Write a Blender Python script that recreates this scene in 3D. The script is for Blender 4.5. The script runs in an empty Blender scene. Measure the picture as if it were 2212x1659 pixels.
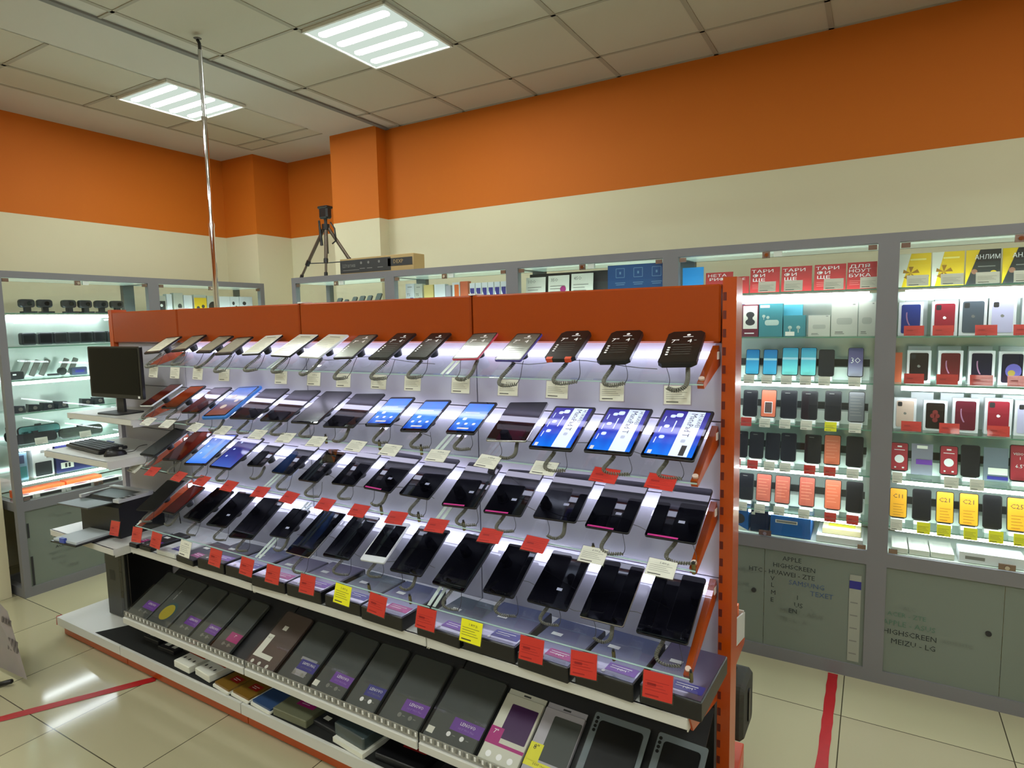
import bpy, math, random
from mathutils import Matrix, Vector
random.seed(7)
C = bpy.context.scene.collection
SC = bpy.context.scene
PI = math.pi

# ------------------------------------------------------------------ materials
def lin(c):
    c = c / 255.0
    return c / 12.92 if c <= 0.04045 else ((c + 0.055) / 1.055) ** 2.4
def rgb(t): return (lin(t[0]), lin(t[1]), lin(t[2]), 1.0)
_M = {}
def mat(name, col=(128, 128, 128), rough=0.5, metal=0.0, emit=0.0, ecol=None, spec=0.5, coat=0.0, noise=0.0, nscale=8.0):
    if name in _M: return _M[name]
    m = bpy.data.materials.new(name); m.use_nodes = True
    nt = m.node_tree; b = nt.nodes['Principled BSDF']
    b.inputs['Base Color'].default_value = rgb(col)
    b.inputs['Roughness'].default_value = rough
    b.inputs['Metallic'].default_value = metal
    b.inputs['Specular IOR Level'].default_value = spec
    b.inputs['Coat Weight'].default_value = coat
    b.inputs['Coat Roughness'].default_value = 0.04
    if emit:
        b.inputs['Emission Color'].default_value = rgb(ecol or col)
        b.inputs['Emission Strength'].default_value = emit
    if noise:
        tc = nt.nodes.new('ShaderNodeTexCoord'); nz = nt.nodes.new('ShaderNodeTexNoise')
        nz.inputs['Scale'].default_value = nscale; nz.inputs['Detail'].default_value = 3
        nt.links.new(tc.outputs['Object'], nz.inputs['Vector'])
        mx = nt.nodes.new('ShaderNodeMix'); mx.data_type = 'RGBA'; mx.blend_type = 'MULTIPLY'
        mx.inputs['Factor'].default_value = noise
        mx.inputs['A'].default_value = rgb(col)
        nt.links.new(nz.outputs['Color'], mx.inputs['B']); nt.links.new(mx.outputs['Result'], b.inputs['Base Color'])
    _M[name] = m; return m
def clear(name, col=(255, 255, 255), gloss=0.08, rough=0.0, frost=None, fmix=0.0, ior=1.45):
    """thin clear sheet: see-through with a fresnel reflection, optional milky part"""
    if name in _M: return _M[name]
    m = bpy.data.materials.new(name); m.use_nodes = True
    nt = m.node_tree; nt.nodes.clear(); N = nt.nodes.new; L = nt.links.new
    out = N('ShaderNodeOutputMaterial'); tr = N('ShaderNodeBsdfTransparent'); gl = N('ShaderNodeBsdfGlossy')
    tr.inputs['Color'].default_value = rgb(col); gl.inputs['Roughness'].default_value = rough
    # Schlick reflectance from the angle alone, the same from both faces of the sheet
    ge = N('ShaderNodeNewGeometry'); dt = N('ShaderNodeVectorMath'); dt.operation = 'DOT_PRODUCT'; L(ge.outputs['Incoming'], dt.inputs[0]); L(ge.outputs['Normal'], dt.inputs[1])
    ab = N('ShaderNodeMath'); ab.operation = 'ABSOLUTE'; L(dt.outputs['Value'], ab.inputs[0])
    om = N('ShaderNodeMath'); om.operation = 'SUBTRACT'; om.inputs[0].default_value = 1.0; L(ab.outputs[0], om.inputs[1])
    pw = N('ShaderNodeMath'); pw.operation = 'POWER'; pw.inputs[1].default_value = 5.0; L(om.outputs[0], pw.inputs[0])
    ad = N('ShaderNodeMath'); ad.operation = 'MULTIPLY_ADD'; ad.inputs[1].default_value = 0.93; ad.inputs[2].default_value = 0.035 + gloss; ad.use_clamp = True
    L(pw.outputs[0], ad.inputs[0])
    mx = N('ShaderNodeMixShader'); L(ad.outputs[0], mx.inputs[0]); L(tr.outputs[0], mx.inputs[1]); L(gl.outputs[0], mx.inputs[2])
    last = mx
    if frost:
        df = N('ShaderNodeBsdfDiffuse'); df.inputs['Color'].default_value = rgb(frost)
        m2 = N('ShaderNodeMixShader'); m2.inputs[0].default_value = fmix
        L(mx.outputs[0], m2.inputs[1]); L(df.outputs[0], m2.inputs[2]); last = m2
    L(last.outputs[0], out.inputs['Surface']); _M[name] = m; return m
def emis(name, col, s):
    if name in _M: return _M[name]
    m = bpy.data.materials.new(name); m.use_nodes = True
    nt = m.node_tree; nt.nodes.clear()
    out = nt.nodes.new('ShaderNodeOutputMaterial'); e = nt.nodes.new('ShaderNodeEmission')
    e.inputs['Color'].default_value = rgb(col); e.inputs['Strength'].default_value = s
    nt.links.new(e.outputs[0], out.inputs['Surface']); _M[name] = m; return m
def grad(name, c0, c1, axis='Y', lo=-0.12, hi=0.12, emit=0.8, rough=0.08, c2=None, wave=0.0):
    """lit picture shading along a local axis, with optional diagonal waves"""
    if name in _M: return _M[name]
    m = mat(name, c0, rough, emit=emit, ecol=c0); nt = m.node_tree; b = nt.nodes['Principled BSDF']
    tc = nt.nodes.new('ShaderNodeTexCoord'); sp = nt.nodes.new('ShaderNodeSeparateXYZ')
    nt.links.new(tc.outputs['Object'], sp.inputs[0])
    mr = nt.nodes.new('ShaderNodeMapRange'); mr.inputs[1].default_value = lo; mr.inputs[2].default_value = hi
    src = sp.outputs[axis]
    if wave:
        wv = nt.nodes.new('ShaderNodeTexWave'); wv.inputs['Scale'].default_value = 7; wv.inputs['Distortion'].default_value = 5
        nt.links.new(tc.outputs['Object'], wv.inputs['Vector'])
        ma = nt.nodes.new('ShaderNodeMath'); ma.operation = 'MULTIPLY_ADD'; ma.inputs[1].default_value = wave
        nt.links.new(wv.outputs['Fac'], ma.inputs[0]); nt.links.new(src, ma.inputs[2]); src = ma.outputs[0]
    nt.links.new(src, mr.inputs[0])
    cr = nt.nodes.new('ShaderNodeValToRGB'); cr.color_ramp.elements[0].color = rgb(c0); cr.color_ramp.elements[1].color = rgb(c1)
    if c2: e = cr.color_ramp.elements.new(0.5); e.color = rgb(c2)
    nt.links.new(mr.outputs[0], cr.inputs[0])
    nt.links.new(cr.outputs[0], b.inputs['Base Color']); nt.links.new(cr.outputs[0], b.inputs['Emission Color'])
    return m

# ------------------------------------------------------------------ text outlines
_T = {}
def glyphs(s):
    if s in _T: return _T[s]
    c = bpy.data.curves.new('t', 'FONT'); c.body = s; c.size = 1.0; c.resolution_u = 1; c.align_x = 'CENTER'; c.align_y = 'CENTER'
    o = bpy.data.objects.new('t', c); C.objects.link(o)
    dg = bpy.context.evaluated_depsgraph_get(); e = o.evaluated_get(dg); me = e.to_mesh()
    v = [tuple(q.co) for q in me.vertices]; f = [tuple(p.vertices) for p in me.polygons]
    e.to_mesh_clear(); bpy.data.objects.remove(o); bpy.data.curves.remove(c)
    w = max([q[0] for q in v]) - min([q[0] for q in v]) if v else 1
    _T[s] = (v, f, w); return _T[s]

# ------------------------------------------------------------------ mesh builder
class MB:
    def __init__(s, M=None):
        s.v = []; s.f = []; s.mi = []; s.ms = []; s.sm = []; s.M = M or Matrix()
    def m(s, mt):
        if mt not in s.ms: s.ms.append(mt)
        return s.ms.index(mt)
    def add(s, vs, fs, mt, smooth=False, M=None):
        k = len(s.v); T = s.M @ M if M is not None else s.M
        s.v += [tuple(T @ Vector(q)) for q in vs]; i = s.m(mt)
        for f in fs: s.f.append([k + j for j in f]); s.mi.append(i); s.sm.append(smooth)
        return s
    def box(s, x0, x1, y0, y1, z0, z1, mt, M=None, ch=0.0):
        if ch <= 0:
            vs = [(x, y, z) for x in (x0, x1) for y in (y0, y1) for z in (z0, z1)]
            fs = [(0, 1, 3, 2), (4, 6, 7, 5), (0, 4, 5, 1), (2, 3, 7, 6), (0, 2, 6, 4), (1, 5, 7, 3)]
            return s.add(vs, fs, mt, M=M)
        c = ch; P = []
        for z, d in ((z0, c), (z0 + c, 0), (z1 - c, 0), (z1, c)):
            P += [(x0 + d + (c if not d else 0), y0 + d, z), (x1 - d - (c if not d else 0), y0 + d, z), (x1 - d, y0 + d + (c if not d else 0), z), (x1 - d, y1 - d - (c if not d else 0), z),
                  (x1 - d - (c if not d else 0), y1 - d, z), (x0 + d + (c if not d else 0), y1 - d, z), (x0 + d, y1 - d - (c if not d else 0), z), (x0 + d, y0 + d + (c if not d else 0), z)]
        fs = [tuple(range(7, -1, -1)), tuple(range(24, 32))]
        for k in range(3):
            for j in range(8): a = k * 8 + j; b = k * 8 + (j + 1) % 8; fs.append((a, b, b + 8, a + 8))
        return s.add(P, fs, mt, M=M)
    def quad(s, pts, mt, M=None): return s.add(pts, [tuple(range(len(pts)))], mt, M=M)
    def rect(s, cx, cy, w, h, z, mt, M=None):
        return s.quad([(cx - w / 2, cy - h / 2, z), (cx + w / 2, cy - h / 2, z), (cx + w / 2, cy + h / 2, z), (cx - w / 2, cy + h / 2, z)], mt, M)
    def outline(s, cx, cy, w, h, r, n=4):
        P = []
        for (sx, sy, a0) in ((1, 1, 0), (-1, 1, 90), (-1, -1, 180), (1, -1, 270)):
            for k in range(n + 1):
                a = math.radians(a0 + 90 * k / n)
                P.append((cx + sx * (w / 2 - r) + r * math.cos(a), cy + sy * (h / 2 - r) + r * math.sin(a)))
        return P
    def slab(s, cx, cy, w, h, r, z0, z1, mt, M=None, n=4, ch=0.0):
        P = s.outline(cx, cy, w, h, r, n); k = len(P)
        if ch:
            Q = s.outline(cx, cy, w - 2 * ch, h - 2 * ch, max(r - ch, .0005), n)
            vs = [(x, y, z0) for x, y in Q] + [(x, y, z0 + ch) for x, y in P] + [(x, y, z1 - ch) for x, y in P] + [(x, y, z1) for x, y in Q]; L = 3
        else:
            vs = [(x, y, z0) for x, y in P] + [(x, y, z1) for x, y in P]; L = 1
        fs = [tuple(range(k - 1, -1, -1)), tuple(range(L * k, L * k + k))]
        for l in range(L):
            for j in range(k): a = l * k + j; b = l * k + (j + 1) % k; fs.append((a, b, b + k, a + k))
        return s.add(vs, fs, mt, M=M)
    def rrect(s, cx, cy, w, h, r, z, mt, M=None):
        P = s.outline(cx, cy, w, h, r); return s.add([(x, y, z) for x, y in P], [tuple(range(len(P)))], mt, M=M)
    def disc(s, cx, cy, r, z, mt, M=None, n=16, ry=None):
        return s.add([(cx + r * math.cos(2 * PI * k / n), cy + (ry or r) * math.sin(2 * PI * k / n), z) for k in range(n)], [tuple(range(n))], mt, M=M)
    def prism(s, P, y0, y1, mt, M=None, ax='Y'):
        """polygon P in (x,z) extruded along y (or in (y,z) along x when ax='X')"""
        k = len(P)
        if ax == 'Y': vs = [(x, y0, z) for x, z in P] + [(x, y1, z) for x, z in P]
        else: vs = [(y0, x, z) for x, z in P] + [(y1, x, z) for x, z in P]
        fs = [tuple(range(k)), tuple(range(2 * k - 1, k - 1, -1))] + [(j, k + j, k + (j + 1) % k, (j + 1) % k) for j in range(k)]
        return s.add(vs, fs, mt, M=M)
    def cyl(s, a, b, r, mt, n=12, r2=None, cap=True, M=None):
        a = Vector(a); b = Vector(b); d = (b - a).normalized(); r2 = r if r2 is None else r2
        u = d.orthogonal().normalized(); w = d.cross(u)
        vs = []
        for p, q in ((a, r), (b, r2)):
            vs += [tuple(p + q * (math.cos(2 * PI * k / n) * u + math.sin(2 * PI * k / n) * w)) for k in range(n)]
        s.add(vs, [(k, (k + 1) % n, n + (k + 1) % n, n + k) for k in range(n)], mt, True, M)
        if cap: s.add(vs, [tuple(range(n - 1, -1, -1)), tuple(range(n, 2 * n))], mt, False, M)
        return s
    def tube(s, path, r, mt, n=6, M=None):
        pts = [Vector(p) for p in path]; vs = []; u = None
        for i, p in enumerate(pts):
            d = (pts[min(i + 1, len(pts) - 1)] - pts[max(i - 1, 0)]).normalized()
            u = d.orthogonal().normalized() if u is None else (u - d * u.dot(d)).normalized()
            w = d.cross(u)
            vs += [tuple(p + r * (math.cos(2 * PI * k / n) * u + math.sin(2 * PI * k / n) * w)) for k in range(n)]
        fs = [(i * n + k, i * n + (k + 1) % n, (i + 1) * n + (k + 1) % n, (i + 1) * n + k) for i in range(len(pts) - 1) for k in range(n)]
        fs += [tuple(range(n - 1, -1, -1)), tuple(range((len(pts) - 1) * n, len(pts) * n))]
        return s.add(vs, fs, mt, True, M)
    def text(s, body, cx, cy, z, h, mt, rot=0.0, wmax=None, M=None, sx=1.0):
        v, f, w = glyphs(body.replace('0', 'O')); k = h / 0.72; kx = k * sx
        if wmax and w * kx > wmax: kx = wmax / w
        R = Matrix.Translation((cx, cy, z)) @ Matrix.Rotation(rot, 4, 'Z') @ Matrix.Diagonal((kx, k, 1, 1))
        return s.add(v, f, mt, M=(M @ R if M is not None else R))
    def lines(s, x0, y0, w, n, gap, th, z, mt, M=None, jit=0.35):
        for i in range(n):
            ww = w * (1 - jit * ((i * 37 % 10) / 10.0)); s.rect(x0 + ww / 2, y0 - i * gap, ww, th, z, mt, M)
        return s
    def mesh(s, name):
        me = bpy.data.meshes.new(name); me.from_pydata(s.v, [], s.f)
        for q in s.ms: me.materials.append(q)
        me.polygons.foreach_set('material_index', s.mi); me.polygons.foreach_set('use_smooth', s.sm)
        me.update(); return me
    def build(s, name, parent=None, M=None):
        o = bpy.data.objects.new(name, s.mesh(name)); C.objects.link(o)
        if parent is not None: o.parent = parent
        if M is not None: o.matrix_local = M
        return o

def tag(o, label, cat, group=None):
    o['label'] = label; o['category'] = cat
    if group: o['group'] = group
    return o
def thing(name, label, cat, M=None, group=None):
    o = bpy.data.objects.new(name, None); C.objects.link(o); o.empty_display_size = 0.02
    if M is not None: o.matrix_world = M
    return tag(o, label, cat, group)
def struct(o): o['kind'] = 'structure'; return o
def copy_tree(o, M, label, group=None):
    c = o.copy(); C.objects.link(c); c.matrix_world = M; c['label'] = label
    if group: c['group'] = group
    for ch in list(o.children):
        d = ch.copy(); C.objects.link(d); d.parent = c
        for g in list(ch.children): e = g.copy(); C.objects.link(e); e.parent = d
    return c
def TR(x, y, z): return Matrix.Translation((x, y, z))
def RX(a): return Matrix.Rotation(math.radians(a), 4, 'X')
def RY(a): return Matrix.Rotation(math.radians(a), 4, 'Y')
def RZ(a): return Matrix.Rotation(math.radians(a), 4, 'Z')
UP = RX(90)                      # a flat card drawn in XY stands up, facing -Y
G = RZ(math.degrees(-0.0161))    # the gondola stands a degree off the wall
ORD = ['first', 'second', 'third', 'fourth', 'fifth', 'sixth', 'seventh', 'eighth', 'ninth', 'tenth', 'eleventh', 'twelfth', 'thirteenth', 'fourteenth', 'fifteenth', 'sixteenth']

# palette
white = mat('white_enamel', (205, 205, 200), 0.35)
paper = mat('paper', (222, 222, 210), 0.6)
ink = mat('ink', (50, 50, 50), 0.7)
greyink = mat('grey_ink', (120, 120, 115), 0.7)
redtag = mat('red_card', (196, 48, 38), 0.4, coat=0.25)
yeltag = mat('yellow_card', (236, 232, 30), 0.45)
redink = mat('dark_red_ink', (150, 25, 25), 0.5)
orange = mat('orange_enamel', (182, 72, 10), 0.28, coat=0.2)
horange = mat('header_orange', (158, 62, 2), 0.35, coat=0.05, spec=.3)
orange_d = mat('dark_orange_slot', (95, 22, 4), 0.6)
blackp = mat('black_plastic', (18, 18, 20), 0.35)
blackg = mat('black_glass', (3, 3, 7), 0.03, spec=0.45)
scrw = mat('screen_white', (225, 225, 225), 0.3, emit=0.35)
dark = mat('dark_plastic', (38, 38, 40), 0.5)
greyp = mat('grey_plastic', (120, 120, 115), 0.5)
cordm = mat('grey_cord', (118, 118, 108), 0.5)
silver = mat('silver', (190, 190, 190), 0.25, metal=0.9)
alu = mat('anodised_frame', (122, 121, 125), 0.4, metal=0.1)
chrome = mat('chrome', (225, 222, 225), 0.07, metal=1.0)
whitep = mat('white_print', (235, 235, 235), 0.5)
acr = clear('acrylic', (240, 246, 246), 0.06)
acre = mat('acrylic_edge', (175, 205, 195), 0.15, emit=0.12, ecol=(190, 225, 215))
glass = clear('door_glass', (250, 253, 251), 0.012)
shg = clear('shelf_glass', (222, 244, 234), 0.06)
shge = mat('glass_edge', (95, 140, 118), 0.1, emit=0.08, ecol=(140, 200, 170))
tube_m = emis('lit_tube', (228, 226, 255), 9.0)
tube_c = emis('lit_tube_cabinet', (240, 248, 255), 24.0)

# ------------------------------------------------------------------ camera
R = ((0.86465, 0.50202, -0.01970), (0.03301, -0.09600, -0.99483), (-0.50131, 0.85954, -0.09959))
import_rows = [Vector(R[0]), Vector(R[1]), Vector(R[2])]
f_ = import_rows[2].normalized(); x_ = (import_rows[0] - f_ * import_rows[0].dot(f_)).normalized(); y_ = f_.cross(x_)
cam = bpy.data.cameras.new('camera'); cam.sensor_width = 36.0; cam.lens = 36.0 * 1347.74 / 2212; cam.clip_start = 0.02
co = bpy.data.objects.new('camera', cam); C.objects.link(co)
rm = Matrix((x_, -y_, -f_)).transposed().to_4x4()
co.matrix_world = TR(0, 0, 1.78) @ rm
SC.camera = co

# ------------------------------------------------------------------ room
ZC = 3.41; ZB = 2.665
def wall_mat():
    m = mat('painted_wall', (190, 186, 150), 0.75); nt = m.node_tree; b = nt.nodes['Principled BSDF']; N = nt.nodes.new; L = nt.links.new
    ge = N('ShaderNodeNewGeometry'); sp = N('ShaderNodeSeparateXYZ'); L(ge.outputs['Position'], sp.inputs[0])
    gt = N('ShaderNodeMath'); gt.operation = 'GREATER_THAN'; gt.inputs[1].default_value = ZB; L(sp.outputs['Z'], gt.inputs[0])
    nz = N('ShaderNodeTexNoise'); nz.inputs['Scale'].default_value = 90; L(ge.outputs['Position'], nz.inputs['Vector'])
    mx = N('ShaderNodeMix'); mx.data_type = 'RGBA'; mx.inputs['A'].default_value = rgb((216, 208, 178)); mx.inputs['B'].default_value = rgb((200, 104, 6)); L(gt.outputs[0], mx.inputs['Factor'])
    L(mx.outputs['Result'], b.inputs['Base Color'])
    bp = N('ShaderNodeBump'); bp.inputs['Strength'].default_value = 0.06; L(nz.outputs['Fac'], bp.inputs['Height']); L(bp.outputs[0], b.inputs['Normal'])
    return m
WM = wall_mat()
def wall(name, pts):
    b = MB()
    for (a, c) in zip(pts[:-1], pts[1:]):
        for z0, z1 in ((0, ZB), (ZB, ZC)):
            b.quad([(a[0], a[1], z0), (c[0], c[1], z0), (c[0], c[1], z1), (a[0], a[1], z1)], WM)
    return struct(b.build(name))
wall('wall_left', [(-5.64, -7), (-5.64, 4.06), (-5.17, 4.06), (-5.17, 4.47)])
wall('wall_back', [(-5.17, 4.47), (-4.15, 4.47), (-4.15, 4.06), (-3.62, 4.06), (-3.62, 4.175), (4.5, 4.175)])
wall('wall_right', [(4.5, 4.175), (4.5, -7)])
wall('wall_front', [(4.5, -7), (-5.64, -7)])
struct(MB().box(-5.64, -4.972, 1.35, 1.785, 0, ZC, WM).build('wall_pier'))

def floor_mat():
    m = mat('glossy_tile', (172, 166, 136), 0.1, spec=0.6); nt = m.node_tree; b = nt.nodes['Principled BSDF']; N = nt.nodes.new; L = nt.links.new
    ge = N('ShaderNodeNewGeometry'); sp = N('ShaderNodeSeparateXYZ'); L(ge.outputs['Position'], sp.inputs[0])
    hs = []; cells = []
    for ax, off, pit in (('X', -0.078, 0.611), ('Y', 2.99, 0.588)):
        a = N('ShaderNodeMath'); a.operation = 'SUBTRACT'; a.inputs[1].default_value = off - 60 * pit; L(sp.outputs[ax], a.inputs[0])
        d = N('ShaderNodeMath'); d.operation = 'DIVIDE'; d.inputs[1].default_value = pit; L(a.outputs[0], d.inputs[0])
        fr = N('ShaderNodeMath'); fr.operation = 'FRACT'; L(d.outputs[0], fr.inputs[0])
        s2 = N('ShaderNodeMath'); s2.operation = 'PINGPONG'; s2.inputs[1].default_value = 0.5; L(d.outputs[0], s2.inputs[0])
        lt = N('ShaderNodeMath'); lt.operation = 'LESS_THAN'; lt.inputs[1].default_value = 0.0038; L(s2.outputs[0], lt.inputs[0]); hs.append(lt)
        fl = N('ShaderNodeMath'); fl.operation = 'FLOOR'; L(d.outputs[0], fl.inputs[0]); cells.append(fl)
    # PINGPONG over 0.5 touches zero at every whole number only
    mxm = N('ShaderNodeMath'); mxm.operation = 'MAXIMUM'; L(hs[0].outputs[0], mxm.inputs[0]); L(hs[1].outputs[0], mxm.inputs[1])
    cb = N('ShaderNodeCombineXYZ'); L(cells[0].outputs[0], cb.inputs[0]); L(cells[1].outputs[0], cb.inputs[1])
    wn = N('ShaderNodeTexWhiteNoise'); L(cb.outputs[0], wn.inputs['Vector'])
    c1 = N('ShaderNodeMix'); c1.data_type = 'RGBA'; c1.inputs['A'].default_value = rgb((178, 172, 140)); c1.inputs['B'].default_value = rgb((168, 160, 132)); L(wn.outputs['Value'], c1.inputs['Factor'])
    c2 = N('ShaderNodeMix'); c2.data_type = 'RGBA'; L(c1.outputs['Result'], c2.inputs['A']); c2.inputs['B'].default_value = rgb((70, 64, 48)); L(mxm.outputs[0], c2.inputs['Factor'])
    L(c2.outputs['Result'], b.inputs['Base Color'])
    return m
struct(MB().quad([(-5.64, -7, 0), (4.5, -7, 0), (4.5, 4.47, 0), (-5.64, 4.47, 0)], floor_mat()).build('floor'))

# ceiling: mineral-fibre tiles in T-bars with a plain plaster border
ct = mat('ceiling_tile', (196, 188, 172), 0.9, noise=0.05, nscale=120); cb_ = mat('ceiling_bar', (166, 158, 144), 0.7); cs = mat('ceiling_step_shadow', (128, 126, 124), 0.8); cp = mat('ceiling_plaster', (200, 194, 184), 0.85)
LX = [-2.50, -4.37]; LY = [2.865]
allL = [(-2.50, 2.865), (-4.37, 2.865)]
extra = [(-4.37, 0.36), (-2.50, 0.36), (-0.60, 0.36), (1.30, 0.36), (-4.37, -2.2), (-2.50, -2.2), (-0.60, -2.2), (1.30, -2.2), (1.30, 2.24), (3.2, 0.36), (3.2, -2.2), (-2.5, -4.7), (1.3, -4.7)]
b = MB(); b.quad([(-5.64, -7, ZC), (-5.64, 4.47, ZC), (4.5, 4.47, ZC), (4.5, -7, ZC)], cp)
b.quad([(-3.45, -7, ZC - .002), (-3.45, 4.175, ZC - .002), (4.5, 4.175, ZC - .002), (4.5, -7, ZC - .002)], ct)
b.quad([(-5.06, -7, ZC - .002), (-5.06, 3.97, ZC - .002), (-4.14, 3.97, ZC - .002), (-4.14, -7, ZC - .002)], ct)
z0, z1 = ZC - .006, ZC - .001
k = 0
x = -3.45
xs = [-3.45, -2.815, -2.18, -1.548, -0.913, -0.275, 0.36, 0.995, 1.63, 2.265, 2.9, 3.53, 4.16]
for x in xs: b.box(x - .014, x + .014, -7, 4.175, z0, z1, cb_)
ys = [3.80 - 0.63 * k for k in range(17)]
for y in ys: b.box(-3.59, 4.5, y - .009, y + .009, z0, z1, cb_)
b.box(-3.615, -3.575, -7, 4.2, ZC - .012, z1, cs)  # grey strip painted in for the shadow along the ceiling step
for x in (-4.675, -5.055): b.box(x - .012, x + .012, -7, 3.97, z0, z1, cb_)
for y in ys: b.box(-5.055, -4.14, y - .012, y + .012, z0, z1, cb_)
b.box(-5.055, -4.14, 3.96, 3.97, z0, z1, cb_)
b.box(-3.6, 4.5, 4.155, 4.175, z0, z1, cb_)
struct(b.build('ceiling'))

diff = emis('lamp_diffuser', (206, 220, 208), 1.0)
ltube = emis('lamp_tube', (248, 254, 248), 60.0)
frm = mat('lamp_frame', (225, 225, 222), 0.4)
def lamp(x, y, label, group=None):
    t = thing('ceiling_light', label, 'ceiling light', TR(x, y, ZC), group)
    b = MB(); w = .30
    for q in ((-w, w, -w, -w + .012), (-w, w, w - .012, w), (-w, -w + .012, -w, w), (w - .012, w, -w, w)): b.box(*q, -.022, -.003, frm)
    b.build('frame', t)
    MB().quad([(-.288, -.288, -.012), (-.288, .288, -.012), (.288, .288, -.012), (.288, -.288, -.012)], diff).build('diffuser', t)
    for k in range(4):
        yy = -.21 + .14 * k
        MB().slab(0, 0, .50, .052, .024, -.018, -.013, ltube, M=RZ(0) @ TR(0, yy, 0)).build('tube', t)
    return t
L0 = lamp(-2.50, 2.865, 'bright square ceiling light of four tubes, nearer the camera and larger', 'ceiling light')
copy_tree(L0, TR(-4.37, 2.865, ZC), 'bright square four-tube ceiling light behind the chrome pole, over the far left')
for (x, y) in extra:
    copy_tree(L0, TR(x, y, ZC), 'square ceiling light of four tubes over the open shop floor', 'ceiling lights over the open shop floor')

# red tapes on the floor
tape = mat('red_tape', (176, 22, 30), 0.45, noise=0.25, nscale=30)
def tape_strip(pts, w, label):
    b = MB(); n = len(pts)
    L_, R_ = [], []
    for i, p in enumerate(pts):
        q0 = pts[max(i - 1, 0)]; q1 = pts[min(i + 1, n - 1)]; d = Vector((q1[0] - q0[0], q1[1] - q0[1], 0)).normalized(); nn = Vector((-d.y, d.x, 0))
        j = random.uniform(-.003, .003)
        L_.append((p[0] + nn.x * (w / 2 + j), p[1] + nn.y * (w / 2 + j), .002)); R_.append((p[0] - nn.x * (w / 2 + j), p[1] - nn.y * (w / 2 + j), .002))
    b.add(L_ + R_, [(i, n + i, n + i + 1, i + 1) for i in range(n - 1)], tape)
    tag(b.build('floor_tape'), label, 'floor tape')
def seg(a, c, n): return [(a[0] + (c[0] - a[0]) * k / n, a[1] + (c[1] - a[1]) * k / n) for k in range(n + 1)]
tape_strip(seg((-.128, 3.34), (-.128, .9), 40), .046, 'worn red tape line on the floor in front of the phone cabinet')
tape_strip(seg((-3.12, 1.68), (-3.62, .82), 12), .05, 'red tape line running diagonally over floor tiles by the orange plinth')

# ------------------------------------------------------------------ gondola
gond = thing('shelving_gondola', 'long double sided shop gondola with orange header panels and pale back panels', 'gondola', G)
SE = [-4.10, -3.41, -2.405, -1.412, -0.455]
panelm = mat('pale_back_panel', (186, 184, 196), 0.5)
for k in range(4):
    x0, x1 = SE[k] + .003, SE[k + 1] - .003
    MB().box(x0, x1, 2.035, 2.065, 1.699, 1.885, horange, ch=.006).box(x0, x1, 2.066, 2.10, 1.71, 1.885, horange).build('header_panel', gond)
    b = MB()
    for z0, z1 in ((.12, .60), (.604, .915), (.919, 1.18), (1.184, 1.44), (1.444, 1.698)):
        b.box(x0, x1, 2.062, 2.075, z0, z1, panelm)
    b.build('back_panel', gond)
    MB().box(x0, x1, 1.63, 1.645, 0.004, .075, orange).build('kick_panel', gond)
    b = MB().box(x0, x1, 1.597, 2.06, .112, .120, white).box(x0, x1, 1.597, 1.605, .072, .1125, white)
    b.build('base_deck', gond)
    if k < 3: MB().box(x1 - .012, x1 + .02, 2.04, 2.10, 1.886, 1.892, whitep).build('joint_clip', gond)
def upright(x):
    b = MB().box(x, x + .042, 2.035, 2.125, 0, 1.905, orange)
    z = .05
    while z < 1.88:
        b.box(x + .002, x + .012, 2.0335, 2.0352, z, z + .026, orange_d); z += .0575
    b.build('upright', gond)
upright(-.452)
MB().box(-4.14, -4.10, 2.04, 2.125, 0, 1.66, panelm).box(-4.14, -4.10, 2.036, 2.125, 1.66, 1.90, orange).build('upright', gond)
for x in (-.442, -4.13): MB().box(x, x + .03, 1.66, 2.13, .004, .07, orange).build('foot', gond)
MB().box(-4.1, -.455, 2.12, 2.13, .1, 1.88, panelm).build('rear_panel', gond)
MB().prism([(-4.112, .068), (-4.104, .07), (-4.100, .122), (-4.106, .122)], 1.598, 1.625, mat('red_edge', (170, 40, 25), .4)).build('end_trim', gond)

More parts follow.
